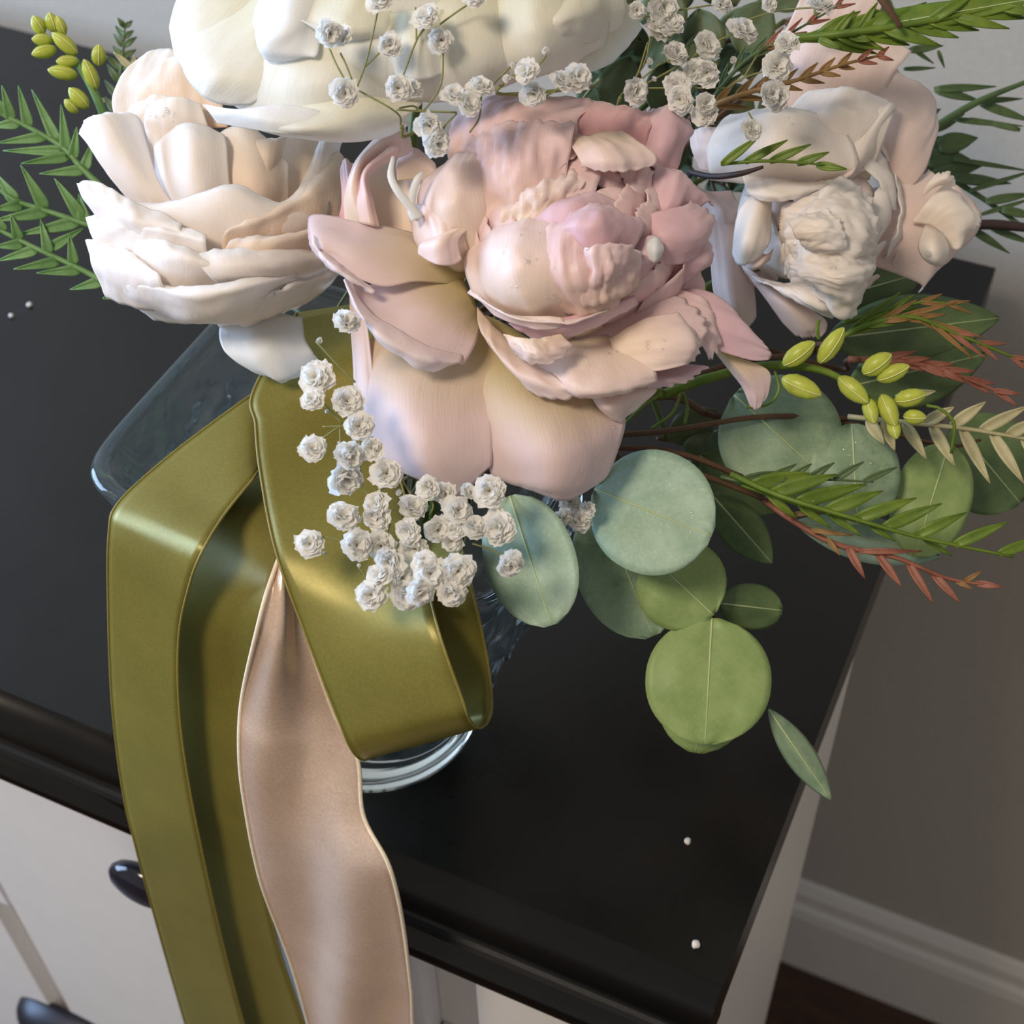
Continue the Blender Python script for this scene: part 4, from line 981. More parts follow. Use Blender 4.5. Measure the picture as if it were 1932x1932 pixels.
# ---- fern fronds at the left
Zf = 0.3623
f1 = sprig('fern_frond', 'bright green feathery fern spray hanging left of the cream rose', 'foliage', 150, 320, 0.58)
def zz(p, d): return (p[0] * Zf, p[1] * Zf, d)
def fern(pts, lf, d, wd):
    tube('rachis', px_path([zz(p, d) for p in pts]), np.linspace(.0013, .0008, len(pts)), M_fern, f1, 6, 20)
    for k, (a, b) in enumerate(lf):
        lens(f1, zz(a, d), zz(b, d - 0.004 + 0.003 * (k % 3)), wd, M_fern, prof='taper', bend=1.5, crease=0.8, nu=7, nv=10, seed=k + d)
fern([(560, 1000), (430, 880), (330, 770), (180, 680), (0, 590), (-120, 540)],
     [((60, 630), (10, 445)), ((150, 665), (95, 445)), ((300, 745), (165, 465)), ((345, 790), (318, 545)), ((240, 710), (-20, 745)), ((335, 785), (15, 785)), ((360, 815), (110, 852)), ((440, 885), (205, 905)),
      ((440, 880), (480, 740)), ((380, 830), (400, 660)), ((40, 600), (-60, 480)), ((100, 640), (-60, 660))], 0.575, 26)
fern([(600, 1220), (440, 1165), (230, 1095), (90, 1050), (0, 990), (-100, 920)],
     [((240, 1095), (108, 858)), ((430, 1140), (285, 930)), ((80, 1050), (-20, 905)), ((250, 1100), (-40, 1150)), ((410, 1155), (80, 1225)), ((440, 1160), (410, 1010)), ((120, 1065), (-30, 1090))], 0.572, 30)
fern([(640, 1540), (500, 1445), (330, 1360), (180, 1290), (0, 1200), (-100, 1160)],
     [((100, 1255), (55, 1118)), ((255, 1325), (210, 1140)), ((265, 1290), (440, 1185)), ((385, 1380), (360, 1220)), ((120, 1270), (-30, 1285)), ((190, 1300), (-20, 1360)), ((310, 1360), (70, 1402)), ((420, 1405), (190, 1422)),
      ((530, 1465), (365, 1508)), ((620, 1525), (535, 1555)), ((20, 1210), (-40, 1100))], 0.570, 26)
stem_to_vase('stem', at(560 * Zf, 1000 * Zf, .58), f1, M_fern, 0.0015, (-0.05, 0.0))
f2 = sprig('fern_frond', 'dark shadowy fern tip against the pale wall above the left bud spray', 'foliage', 230, 150, 0.66)
frond(f2, [(215, 250, .66), (225, 160, .66), (232, 95, .66), (236, 40, .662)], 8, 46, 20, 48, 15, [M_fern_d], rach=0.0012, seed=3)
for a, b in (((248, 128), (214, 98)), ((250, 135), (254, 104)), ((190, 190), (199, 192))):
    lens(f2, a + (.60,), b + (.60,), 13, M_fern_p, nu=5, nv=8)
stem_to_vase('stem', at(215, 250, .66), f2, M_fern_d, 0.0012, (-0.03, 0.04))

# ---- grevillea sprays at the right
def spray(label, u, v, d, foot=(0.04, 0.03), hook=None, mat=None, back=0.035):
    t = sprig('grevillea_spray', label, 'foliage', u, v, d)
    h = hook or (u, v, d)
    stem_to_vase('stem', at(*h), t, mat or M_twig, 0.0011, foot, n=36, back=back)
    return t
s = spray('broad green lobed grevillea spray above the blush peony', 1600, 60, 0.525, hook=(1500, 75, .53))
frond(s, [(1495, 74, .53), (1600, 62, .522), (1720, 45, .518), (1830, 24, .516), (1960, -10, .514)], 10, 110, 95, 22, 26, [M_fern_g], rach=0.0018, seed=5)
lens(s, (1500, 76, .528), (1960, -4, .512), 52, M_fern_g, 'blade', 'ovate', 1.5, 1.5, 2, 0.8, 9, 20, 0.0004, 1.0, 0.9)
for a, b in (((1545, 74), (1588, 92)), ((1600, 66), (1642, 78)), ((1575, 66), (1612, 20)), ((1620, 60), (1656, 4)), ((1650, 20), (1682, 50))):
    lens(s, a + (.523,), b + (.52,), 16, M_fern_g, nu=5, nv=8)
tube('twig', px_path([(1650, -20, .51), (1672, 10, .51), (1700, 52, .512)]), [.0016, .0014, .0008], M_twig, s, 6, 12)
s = spray('bronze tipped grevillea spray lying across the top of the blush peony', 1500, 155, 0.53, hook=(1310, 215, .55))
frond(s, [(1305, 215, .545), (1400, 178, .53), (1500, 152, .524), (1590, 122, .522), (1680, 100, .524)], 9, 66, 26, 26, 13, [M_fern_r, M_fern_r, M_fern_r, M_fern_red], rach=0.0012, seed=6)
frond(s, [(1330, 205, .55), (1400, 120, .545), (1480, 70, .545), (1600, 0, .55)], 7, 60, 40, 18, 10, [M_fern_d, M_fern_red], rach=0.001, seed=16)
s = spray('small toothed green grevillea tip resting on the blush peony dome', 1450, 305, 0.517, hook=(1306, 326, .55), mat=M_twigd)
tube('twig', px_path([(1300, 324, .55), (1345, 333, .535), (1395, 328, .522), (1440, 315, .518)]), [.0012, .0012, .0011, .0006], M_twigd, s, 6, 20)
tube('rachis', px_path([(1360, 310, .52), (1430, 304, .516), (1500, 306, .515), (1560, 312, .516)]), [.0006, .0006, .0005, .0003], M_fern_g, s, 6, 16)
for a, b in (((1362, 310), (1434, 256)), ((1405, 306), (1486, 264)), ((1452, 305), (1530, 272)), ((1503, 309), (1564, 287)), ((1540, 311), (1598, 319))):
    lens(s, a + (.517,), b + (.513,), 17, M_fern_g, nu=5, nv=9, bend=0.5)
s = spray('dark grevillea branches with narrow leaves against the blue-lit wall', 1800, 300, 0.64, hook=(1740, 380, .64))
tube('twig', px_path([(1700, 300, .63), (1760, 245, .63), (1845, 192, .63), (1960, 145, .63)]), [.0022, .0020, .0016, .0010], M_fern_d, s, 6, 20)
tube('twig', px_path([(1740, 300, .64), (1800, 340, .64), (1870, 385, .64), (1960, 450, .64)]), [.0014, .0013, .0011, .0008], M_fern_d, s, 6, 20)
tube('twig', px_path([(1830, 425, .63), (1880, 424, .63), (1960, 432, .63)]), [.0020, .0022, .0018], M_twigd, s, 6, 12)
for a, b, wd in (((1762, 168), (1880, 163), 16), ((1765, 170), (1850, 190), 18), ((1850, 190), (1930, 186), 12), ((1850, 195), (1950, 230), 18), ((1800, 225), (1930, 238), 12), ((1760, 245), (1820, 215), 20), ((1925, 245), (1830, 222), 12),
                 ((1770, 275), (1845, 260), 40), ((1755, 270), (1800, 310), 60), ((1750, 300), (1830, 300), 44), ((1745, 310), (1790, 360), 44), ((1760, 330), (1855, 312), 30), ((1800, 335), (1908, 346), 22), ((1830, 360), (1955, 320), 10),
                 ((1800, 300), (1940, 322), 10), ((1860, 380), (1950, 365), 18), ((1850, 405), (1955, 372), 9), ((1890, 395), (1960, 410), 18), ((1830, 430), (1905, 478), 16), ((1870, 430), (1955, 462), 14), ((1750, 220), (1775, 205), 14),
                 ((1715, 95), (1780, 86), 16), ((1720, 90), (1762, 120), 9), ((1705, 130), (1765, 128), 9), ((1770, 95), (1782, 128), 8)):
    lens(s, a + (.635,), b + (.64,), wd, M_fern_d, nu=5, nv=9, bend=1.0)
s = spray('olive and rust grevillea spray arching over the dark leaves', 1750, 620, 0.55, hook=(1560, 650, .55))
frond(s, [(1560, 650, .55), (1640, 612, .545), (1720, 598, .543), (1800, 628, .543), (1950, 690, .546)], 9, 95, 70, 14, 12, [M_fern_g, M_fern_r, M_fern_red], rach=0.0012, seed=8, jit=0.4)
frond(s, [(1590, 610, .552), (1660, 590, .55), (1740, 570, .55), (1810, 575, .552)], 4, 60, 50, 14, 10, [M_fern_g, M_fern_r], rach=0.0009, seed=18)
s = spray('dark red grevillea tip under the olive spray', 1780, 700, 0.57, hook=(1620, 680, .57))
frond(s, [(1600, 678, .572), (1700, 682, .57), (1790, 702, .57), (1905, 748, .572)], 6, 80, 50, 12, 15, [M_fern_red, M_fern_red], rach=0.0014, seed=9)
s = spray('pale grey-green grevillea underside leaflets right of the green buds', 1780, 800, 0.54, hook=(1600, 790, .56), back=0.0)
tube('rachis', px_path([(1600, 786, .55), (1740, 800, .538), (1830, 810, .536), (1960, 832, .536)]), [.0010, .0009, .0008, .0006], M_fern_p, s, 6, 20)
for a, b in (((1638, 792), (1668, 838)), ((1668, 795), (1688, 850)), ((1706, 798), (1748, 866)), ((1758, 804), (1802, 880)), ((1815, 810), (1868, 912)), ((1872, 818), (1932, 912)), ((1930, 826), (1985, 900)),
             ((1745, 798), (1800, 768)), ((1795, 804), (1860, 758)), ((1850, 812), (1940, 766)), ((1900, 822), (1960, 790)), ((1690, 752), (1765, 738))):
    lens(s, a + (.537,), b + (.532,), 24, M_fern_p, nu=5, nv=9, bend=1.0, crease=1.0)
s = spray('fresh green grevillea spray lying over the dewy eucalyptus leaves', 1650, 980, 0.53, hook=(1400, 900, .55), back=0.0)
frond(s, [(1380, 895, .538), (1470, 935, .526), (1600, 975, .520), (1740, 1015, .517), (1940, 1056, .516)], 9, 125, 110, 34, 30, [M_fern_g], sides=(-1,), rach=0.0012, seed=10)
frond(s, [(1400, 915, .538), (1500, 950, .530), (1620, 985, .525), (1800, 1030, .523)], 5, 70, 60, 18, 16, [M_fern_g], sides=(1,), rach=0.0008, seed=20)
frond(s, [(1360, 900, .540), (1440, 915, .534), (1540, 905, .530), (1660, 910, .528)], 6, 80, 60, 30, 18, [M_fern_d], sides=(-1,), rach=0.0008, seed=21)
s = spray('coral red grevillea spray hanging below the eucalyptus beside the dresser edge', 1650, 1040, 0.535, hook=(1440, 940, .55), back=0.0)
tube('rachis', px_path([(1430, 935, .556), (1500, 985, .548), (1580, 1028, .544), (1690, 1052, .541), (1790, 1092, .540), (1888, 1106, .540)]), [.0013, .0012, .0011, .0009, .0007, .0004], M_fern_red, s, 6, 26)
for a, b, wd in (((1600, 1032), (1632, 1092), 17), ((1655, 1044), (1702, 1108), 17), ((1712, 1060), (1762, 1140), 17), ((1758, 1080), (1812, 1138), 16), ((1800, 1094), (1836, 1112), 10), ((1818, 1098), (1852, 1078), 10), ((1840, 1100), (1892, 1108), 14),
                 ((1480, 972), (1560, 965), 10), ((1530, 1000), (1610, 1010), 10), ((1620, 1040), (1740, 1040), 12), ((1560, 1015), (1585, 1048), 10)):
    lens(s, a + (.541,), b + (.538,), wd, M_fern_red if wd > 10 else M_fern_r, nu=5, nv=9, bend=1.0)
# dark filler leaves in the shade between the flowers
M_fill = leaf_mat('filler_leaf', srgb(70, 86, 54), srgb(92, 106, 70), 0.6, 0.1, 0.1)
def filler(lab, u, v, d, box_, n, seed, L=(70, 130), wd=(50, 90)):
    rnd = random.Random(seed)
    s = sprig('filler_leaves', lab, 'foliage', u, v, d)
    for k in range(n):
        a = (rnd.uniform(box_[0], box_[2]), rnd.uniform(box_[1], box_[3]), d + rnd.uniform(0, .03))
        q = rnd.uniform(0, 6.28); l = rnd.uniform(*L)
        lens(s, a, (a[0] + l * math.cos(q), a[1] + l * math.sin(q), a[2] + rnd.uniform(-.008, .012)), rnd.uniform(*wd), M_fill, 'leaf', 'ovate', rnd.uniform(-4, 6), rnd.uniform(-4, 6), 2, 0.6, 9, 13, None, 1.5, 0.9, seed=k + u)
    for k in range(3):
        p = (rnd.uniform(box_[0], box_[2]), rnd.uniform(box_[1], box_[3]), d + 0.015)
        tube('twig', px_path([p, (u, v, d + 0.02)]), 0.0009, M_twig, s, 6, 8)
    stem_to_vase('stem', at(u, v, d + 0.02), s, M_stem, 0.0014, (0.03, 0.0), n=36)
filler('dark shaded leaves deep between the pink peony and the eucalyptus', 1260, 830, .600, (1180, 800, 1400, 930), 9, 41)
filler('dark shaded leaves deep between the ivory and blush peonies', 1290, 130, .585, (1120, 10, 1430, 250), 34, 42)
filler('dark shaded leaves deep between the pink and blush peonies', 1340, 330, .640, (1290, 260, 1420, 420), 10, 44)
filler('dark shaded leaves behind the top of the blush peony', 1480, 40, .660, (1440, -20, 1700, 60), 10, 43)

# ------------------------------------------------------------------ baby's breath
M_bb = petal_mat('babys_breath_petal', srgb(246, 243, 230), srgb(250, 249, 244), srgb(252, 251, 249), 0.52, 0.6, 0.1)
M_bbstem = plain('babys_breath_stem', srgb(122, 124, 74), 0.6, 0.15, 200)
M_calyx = plain('babys_breath_calyx', srgb(146, 154, 92), 0.6, 0.15, 300)

def floret_mesh(seed, n=26, openness=1.0):
    rnd = random.Random(seed)
    verts, faces, uvs = [], [], []
    for i in range(n):
        f = (i + 0.5) / n
        th = 0.15 + 1.45 * f ** 0.8 * openness
        ph = i * 2.39996 + rnd.uniform(-.4, .4)
        ax = Vector((math.sin(th) * math.cos(ph), math.sin(th) * math.sin(ph), math.cos(th)))
        sd = Vector((-math.sin(ph), math.cos(ph), 0)).normalized()
        nn = ax.cross(sd)
        L = (0.40 + 0.12 * f) * rnd.uniform(0.85, 1.12); W = 0.26 * rnd.uniform(0.8, 1.3)
        b0 = len(verts)
        for r in range(5):
            t = r / 4
            wv = W * math.sin(math.pi * (0.12 + 0.62 * t)) * (1.0 if r < 4 else 0.8)
            for c in range(4):
                q = c / 3 * 2 - 1
                p = ax * (L * (0.15 + 0.85 * t)) + sd * wv * q + nn * (0.07 * math.sin(3 * q + 5 * t + i) * t - 0.10 * t * t * (1 - f) + 0.06 * abs(q) * t + rnd.uniform(-.02, .02) * t)
                if r == 4: p += ax * 0.05 * rnd.uniform(-1, 1)
                verts.append(p); uvs.append((c / 3, t))
        for r in range(4):
            for c in range(3):
                a = b0 + r * 4 + c
                faces.append((a, a + 1, a + 5, a + 4))
    me = bpy.data.meshes.new('floret')
    me.from_pydata([tuple(v) for v in verts], [], faces)
    lay = me.uv_layers.new(name='UVMap')
    for l in me.loops: lay.data[l.index].uv = uvs[l.vertex_index]
    me.polygons.foreach_set('use_smooth', [True] * len(me.polygons))
    me.materials.append(M_bb)
    return me
FLORETS = [floret_mesh(k, 34 + 2 * k, (1.0, 0.9, 1.1, 0.8)[k]) for k in range(4)]
def calyx_mesh():
    v, f = [], []
    prof = [(0.02, -0.34), (0.10, -0.28), (0.15, -0.15), (0.17, -0.02), (0.13, 0.04)]
    n = 10
    for r, z in prof:
        for k in range(n):
            q = 2 * math.pi * k / n
            v.append((r * math.cos(q), r * math.sin(q), z + (0.05 if k % 2 and z > 0 else 0)))
    for i in range(len(prof) - 1):
        for k in range(n):
            k2 = (k + 1) % n
            f.append((i * n + k, i * n + k2, (i + 1) * n + k2, (i + 1) * n + k))
    me = bpy.data.meshes.new('calyx'); me.from_pydata(v, [], f); me.materials.append(M_calyx)
    me.polygons.foreach_set('use_smooth', [True] * len(me.polygons))
    return me
CALYX = calyx_mesh()

def floret(root, u, v, d, size, rnd, bud=False, face=None):
    me = FLORETS[rnd.randrange(4)]
    p = at(u, v, d)
    s = size / F_PX * d * (1.18 if not bud else 1.25)
    n = Vector(-FW * 0.9 + RT * rnd.uniform(-.6, .6) + UP * rnd.uniform(-.6, .7)) if face is None else Vector(RT * face[0] + UP * face[1] - FW * face[2])
    R = n.normalized().to_track_quat('Z', 'Y').to_matrix().to_4x4() @ Matrix.Rotation(rnd.uniform(0, 6.28), 4, 'Z')
    S = Matrix.Diagonal((s, s, s * rnd.uniform(.85, 1.05), 1)) if not bud else Matrix.Diagonal((s * .5, s * .5, s * .75, 1))
    o = bpy.data.objects.new('floret', me); COL.objects.link(o)
    o.parent = root; o.matrix_world = Matrix.Translation(Vector(p)) @ R @ S
    c = bpy.data.objects.new('calyx', CALYX); COL.objects.link(c)
    c.parent = o
    return o
def babys_breath(label, d, flo, stems, seed, hook=None, group="baby's breath sprigs", foot=(0, 0), back=0.08, via=()):
    us = [f[0] for f in flo]; vs_ = [f[1] for f in flo]
    h = hook or (sum(us) / len(us), sum(vs_) / len(vs_))
    t = sprig('babys_breath', label, 'flower', h[0], h[1], d + 0.01, group)
    rnd = random.Random(seed)
    bpy.context.view_layer.update()
    for f in flo:
        dd = f[3] / 1000 if len(f) > 3 else rnd.uniform(-.004, .004)
        floret(t, f[0], f[1], d + dd, f[2], rnd, f[2] < 28)
    for st in stems:
        tube('stem', px_path([(p[0], p[1], d + 0.003 + (p[2] / 1000 if len(p) > 2 else 0)) for p in st]), 0.00033, M_bbstem, t, 5, 3 * len(st) + 2)
    stem_to_vase('main_stem', at(h[0], h[1], d + 0.004), t, M_bbstem, 0.0006, foot, n=40, back=back, via=via)
    return t
babys_breath("airy baby's breath sprig in front of the ivory peony", 0.462,
    [(622, 62, 44), (646, 72, 40), (652, 176, 50), (737, 86, 42), (716, 4, 46), (806, 36, 50), (832, 76, 44), (752, 166, 44), (778, 170, 36), (858, 184, 46), (882, 198, 44), (906, 166, 42), (812, 236, 48), (822, 270, 46), (895, 0, 36)],
    [[(756, 240, 20), (748, 212), (672, 168)], [(672, 168), (692, 112), (712, 24)], [(690, 125), (724, 92)], [(748, 207), (800, 210), (862, 212)], [(752, 204), (780, 200), (800, 207), (832, 158), (836, 92)], [(757, 152), (786, 76), (806, 48)], [(786, 76), (784, 14)],
     [(656, 160), (634, 120), (618, 82)], [(664, 150), (652, 120), (642, 100)], [(908, 178), (904, 222), (886, 250)], [(830, 46), (860, 24), (890, 4)], [(862, 214), (840, 236), (832, 260)]], 31, (756, 240), foot=(0, 0), back=0.012, via=(at(796, 240, .490), at(800, 240, .575)))
babys_breath("baby's breath buds between the ivory and pink peonies", 0.464,
    [(957, 150, 26), (995, 136, 42), (1008, 176, 44), (1060, 158, 46), (1088, 146, 46), (1031, 96, 24), (968, 124, 18)],
    [[(930, 160, 10), (948, 140), (972, 118)], [(948, 140), (960, 144)], [(966, 140), (985, 152), (1003, 172)], [(1014, 124), (1026, 112), (1031, 100)], [(1010, 190, 8), (1040, 176), (1062, 160)], [(1062, 160), (1086, 148)], [(972, 150), (994, 140), (1014, 124)]], 32, (948, 158), foot=(0, 0.02), back=0.012, via=(at(1110, 165, .505), at(1120, 160, .60)))
babys_breath("dense baby's breath cluster in the shade beside the blush peony", 0.500,
    [(1247, 14, 52), (1238, 60, 48), (1262, 56, 58), (1270, 106, 48), (1333, 88, 48), (1400, 60, 50), (1310, 134, 40), (1336, 136, 44), (1278, 162, 46), (1284, 188, 44), (1465, 126, 48), (1484, 86, 44), (1546, 14, 46), (1468, 182, 52), (1450, 180, 40), (1336, 216, 46), (1196, 172, 44),
     (1330, 196, 36), (1416, 246, 38), (1226, 116, 20), (1382, 112, 22), (1232, 150, 18), (1298, 150, 22), (1200, 20, 30), (1360, 10, 34), (1450, 8, 28)],
    [[(1168, 184, 8), (1200, 145), (1222, 80)], [(1172, 182, 8), (1214, 122), (1228, 64)], [(1178, 176, 8), (1212, 148), (1250, 116)], [(1178, 178, 8), (1230, 152), (1300, 112), (1322, 94)], [(1322, 94), (1352, 78), (1382, 64)], [(1180, 166, 6), (1290, 166), (1370, 166)],
     [(1372, 168, 6), (1400, 148), (1450, 132)], [(1390, 152), (1402, 148), (1440, 90), (1478, 88)], [(1205, 36, 6), (1240, 26, 4), (1350, 8)], [(1412, 212), (1424, 232)], [(1400, 40, 10), (1470, 20, 8), (1540, 14)], [(1264, 96), (1256, 70)], [(1278, 150), (1300, 140)]], 33, (1170, 184), foot=(0.02, 0.03), back=0.10)
BBZ = 0.3106
raw = [(365, 160, 44), (200, 265, 20), (190, 500, 60), (160, 630, 40), (370, 640, 52), (440, 790, 48), (160, 930, 46), (385, 960, 46), (355, 1090, 60), (525, 920, 42), (610, 1075, 50), (345, 1340, 52), (560, 1270, 50), (555, 1340, 48), (145, 1505, 48), (425, 1510, 52), (580, 1505, 50),
       (750, 1420, 46), (770, 1290, 50), (690, 1195, 22), (870, 1160, 42), (970, 1200, 40), (1040, 1300, 48), (920, 1410, 44), (1035, 1420, 38), (1140, 1400, 40), (1240, 1180, 54), (1110, 1195, 32), (1300, 1400, 60), (1360, 1620, 44), (790, 1520, 52), (640, 1600, 56), (580, 1700, 50),
       (880, 1680, 54), (1040, 1660, 58), (1010, 1790, 48), (520, 1810, 52), (740, 1800, 54), (810, 1790, 48), (690, 1700, 48), (840, 1610, 40), (245, 695, 12), (235, 1560, 12), (440, 1630, 12), (320, 890, 10), (1010, 1480, 36)]
def zb(p): return (540 + p[0] * BBZ, 560 + p[1] * BBZ)
flo = [zb(p) + (p[2],) + ((-13,) if p[1] > 1560 and p[0] > 780 else ((-6,) if p[1] > 1560 else ())) for p in raw]
st = [[zb(p) for p in q] for q in ([(700, 1090), (560, 1180), (480, 1190), (450, 1040), (445, 870)], [(450, 1000), (345, 1000), (325, 780)], [(220, 790), (360, 785)], [(325, 785), (220, 860)], [(340, 770), (225, 645)], [(640, 1340), (620, 1420), (590, 1500)], [(215, 1455), (310, 1475), (360, 1500)],
                                 [(700, 1090), (720, 1140), (770, 1220)], [(770, 1200), (775, 1350)], [(870, 1330), (890, 1250), (800, 1120)], [(1080, 1340), (1090, 1450), (1050, 1570)], [(1090, 1460), (1200, 1450)], [(1130, 1500), (1230, 1530), (1320, 1580)], [(440, 1640), (500, 1720)], [(560, 1180), (550, 1210)], [(380, 1380), (420, 1440)], [(700, 1560), (650, 1620), (560, 1780)], [(880, 1700), (960, 1760), (1000, 1790)], [(180, 270), (300, 400), (420, 520)])]
babys_breath("full baby's breath sprig hanging over the olive ribbon below the pink peony", 0.472, flo, st, 34, (757, 905), foot=(0, -0.03))
babys_breath("sparse baby's breath florets in the shade under the pink peony beside the grey-green leaf", 0.512, [(1090, 985, 44), (1075, 950, 36), (1060, 975, 34), (1110, 960, 30)], [[(1060, 900), (1080, 950), (1090, 985)]], 35, (1060, 900), foot=(0.02, 0))

# ------------------------------------------------------------------ ribbons
M_olive = satin('olive_satin', srgb(126, 118, 54), 0.36, 0.32)
M_olive_e = plain('olive_selvage', srgb(124, 114, 50), 0.5, 0.15, 600)
M_champ = satin('champagne_satin', srgb(226, 200, 180), 0.22, 0.45)
M_champ_e = plain('cream_selvage', srgb(226, 210, 186), 0.6, 0.1, 600)

def ribbon(name, label, rows, mat, emat, er=0.0005, nu=13, nv=90, bow=0.0, rip=0.0, seed=0.0, group=None, fold=0.0):
    """rows: ((uL, vL, yL), (uR, vR, yR)), y = distance behind the front of the dresser top"""
    A = []
    for L, R in rows:
        l, r = ((at if p[2] > 0.3 else aty)(*p) for p in (L, R))
        m = (l + r) / 2 + np.array([0, -bow, 0])
        A.append([l, m, r])
    G = grid_surface(A, nu, nv)
    N = grid_normals(G)
    if fold:
        for i in range(nv):
            for j in range(nu):
                t, x = i / (nv - 1), j / (nu - 1)
                G[i, j] += N[i, j] * fold * math.sin(6.283 * (x * 0.9 + 1.6 * t)) * math.sin(math.pi * x) * min(1, t * 4)
        N = grid_normals(G)
    if rip:
        for i in range(nv):
            for j in range(nu):
                G[i, j] += N[i, j] * rip * n3(i / nv * 9 + seed, j / nu * 1.3, seed)
    t = thing(name, label, 'ribbon', G[nv // 2, nu // 2], group)
    grid_obj('satin_band', G, mat, t, 0.00025)
    for j in (0, nu - 1):
        v, f = tube_data(G[:, j], er, 6)
        mesh_obj('selvage', v, f, emat, t)
    return t
ribbon('satin_ribbon', 'olive satin ribbon tail folded over the left of the vase rim', [
    ((540, 700, .575), (580, 850, .556)), ((482, 740, .556), (500, 878, .533)), ((400, 797, .546), (470, 915, .519)), ((300, 876, .534), (420, 975, .507)), ((222, 950, .002), (385, 1035, -.009)), ((205, 1005, -.006), (358, 1105, -.014)),
    ((205, 1130, -.012), (336, 1205, -.018)), ((211, 1320, -.021), (338, 1330, -.024)), ((233, 1500, -.030), (357, 1480, -.031)), ((256, 1602, -.035), (380, 1600, -.035)), ((302, 1765, -.036), (420, 1775, -.036)), ((354, 1950, -.036), (466, 1950, -.037)), ((420, 2180, -.036), (535, 2180, -.037))],
    M_olive, M_olive_e, rip=0.0006, seed=2.0)
ribbon('satin_ribbon', 'olive satin ribbon tail hanging under the first beside the champagne ribbon', [
    ((500, 800, .565), (560, 830, .560)), ((470, 890, .542), (530, 900, .537)), ((400, 990, .523), (530, 1030, .512)), ((325, 1150, -.005), (505, 1140, -.008)), ((300, 1310, -.011), (470, 1300, -.014)), ((310, 1480, -.021), (468, 1480, -.0235)),
    ((345, 1600, -.0255), (490, 1620, -.0275)), ((385, 1775, -.0275), (530, 1800, -.029)), ((440, 1950, -.0285), (580, 1950, -.030)), ((510, 2180, -.029), (650, 2180, -.031))],
    M_olive, M_olive_e, rip=0.0008, seed=5.0)
ribbon('satin_ribbon', 'glossy champagne satin ribbon with cream edges hanging beside the olive tails', [
    ((560, 960, .522), (585, 970, .524)), ((526, 1052, .5035), (548, 1060, .504)), ((490, 1170, -.014), (575, 1180, -.004)), ((458, 1310, -.020), (630, 1345, -.010)), ((452, 1400, -.027), (674, 1430, -.014)), ((460, 1520, -.034), (686, 1540, -.024)), ((490, 1650, -.037), (736, 1640, -.033)),
    ((530, 1770, -.037), (762, 1750, -.034)), ((562, 1860, -.037), (774, 1855, -.035)), ((586, 1950, -.037), (779, 1950, -.035)), ((640, 2180, -.037), (800, 2180, -.035))],
    M_champ, M_champ_e, 0.0008, rip=0.0010, seed=8.0, bow=0.002, fold=0.0040, nu=21)
ribbon('satin_ribbon', 'wide olive satin ribbon loop hanging in front of the vase', [
    ((560, 590, .562), (760, 560, .566)), ((478, 738, .545), (705, 660, .550)), ((482, 800, .537), (720, 760, .545)), ((490, 885, .523), (742, 860, .532)), ((520, 1040, .500), (788, 1020, .500)), ((578, 1200, -.012), (826, 1185, -.005)), ((640, 1362, -.024), (872, 1318, -.015)), ((662, 1412, -.026), (886, 1358, -.015)),
    ((684, 1434, -.023), (904, 1374, -.010)), ((702, 1424, -.017), (922, 1360, -.003)), ((706, 1395, -.010), (928, 1325, .002)), ((690, 1320, .003), (918, 1235, .006)), ((640, 1190, .005), (885, 1085, .008)), ((610, 1080, .510), (860, 1000, .505))],
    M_olive, M_olive_e, rip=0.0004, seed=11.0, nv=120)

# ------------------------------------------------------------------ drops and crumbs
bpy.context.view_layer.update()
dg = bpy.context.evaluated_depsgraph_get()
def drops(root, pts, seed):
    """water beads lying where the petals or leaves are at these pixels"""
    rnd = random.Random(seed)
    bm = bmesh.new()
    for (u, v, s) in pts:
        ok, loc, nor, *_ = scn.ray_cast(dg, Vector(CAM), Vector(ray(u, v)).normalized())
        if not ok: continue
        if nor.dot(Vector(CAM) - loc) < 0: nor = -nor
        q = nor.to_track_quat('Z', 'Y').to_matrix().to_4x4()
        r = s / F_PX * (loc - Vector(CAM)).length / 2
        bmesh.ops.create_uvsphere(bm, u_segments=12, v_segments=8, radius=r, matrix=Matrix.Translation(loc + nor * r * 0.15) @ q @ Matrix.Diagonal((1, 1, 0.6, 1)))
    o = bm_obj('water_drops', bm, M_drop, root, smooth=True)
    o['kind'] = 'stuff'
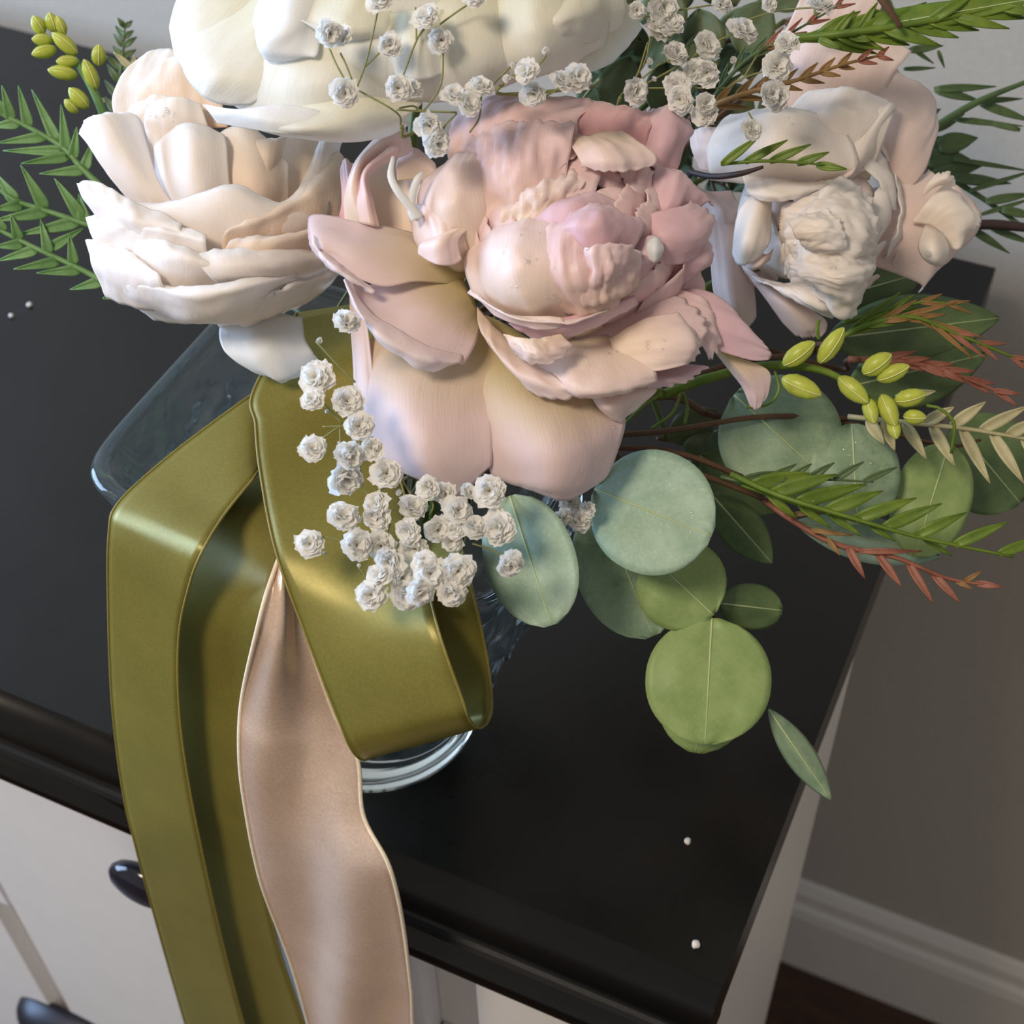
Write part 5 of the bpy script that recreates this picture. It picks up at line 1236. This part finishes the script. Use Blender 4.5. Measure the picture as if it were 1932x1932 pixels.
def cluster(pts, k, spread, seed, s0=4, s1=9):
    rnd = random.Random(seed)
    return [(u + rnd.gauss(0, spread), v + rnd.gauss(0, spread), rnd.uniform(s0, s1)) for (u, v) in pts for _ in range(k)]
drops(R_.root, cluster([(285, 209), (315, 212), (325, 222), (318, 205)], 3, 7, 1, 5, 11), 1)
drops(K_.root, cluster([(940, 470), (1000, 500), (998, 490), (970, 540), (992, 435), (1030, 575), (1100, 475), (1160, 655), (1040, 560), (1230, 645), (1255, 650), (1163, 792)], 2, 6, 2, 5, 10) + cluster([(1040, 470), (1120, 560), (980, 590)], 4, 40, 22, 3, 6), 2)
drops(B_.root, cluster([(1495, 228), (1410, 475), (1497, 466), (1570, 488), (1575, 505), (1540, 552), (1545, 570), (1530, 456), (1532, 412), (1605, 500)], 2, 6, 3, 6, 11) + [(1752, 478, 14), (1756, 480, 9)], 3)
drops(e2_, cluster([(1600, 850), (1640, 860), (1620, 890), (1660, 880), (1520, 820), (1540, 850), (1650, 905), (1590, 910), (1580, 870)], 5, 22, 4, 4, 8), 4)
drops(e1_, cluster([(1240, 890), (1210, 880), (1270, 920), (1290, 960), (960, 965), (985, 980)], 4, 20, 5, 3, 7), 5)

M_crumb = plain('pale_crumb', srgb(214, 210, 206), 0.5, 0.1, 900)
for k, (u, v, s, lab) in enumerate(((1297, 1590, 12, 'pale crumb alone on the black top right of the vase'), (1312, 1785, 14, 'pale crumb on the black top near its front right corner'), (56, 578, 13, 'pale crumb on the black top left of the rose, the larger of a pair'), (22, 598, 11, 'pale crumb on the black top left of the rose, the smaller of a pair'))):
    p = atz(u, v, T)
    bm = bmesh.new()
    bmesh.ops.create_icosphere(bm, subdivisions=2, radius=s / F_PX * 0.7 / 2)
    for vv in bm.verts:
        vv.co *= 1 + 0.35 * n3(vv.co.x * 900 + k, vv.co.y * 900, vv.co.z * 900)
        vv.co.z *= 0.8
    zmin = min(vv.co.z for vv in bm.verts)
    for vv in bm.verts: vv.co += Vector((p[0], p[1], T - zmin))
    tag(bm_obj('crumb', bm, M_crumb, smooth=True), lab, 'crumb', 'crumbs on the black top')
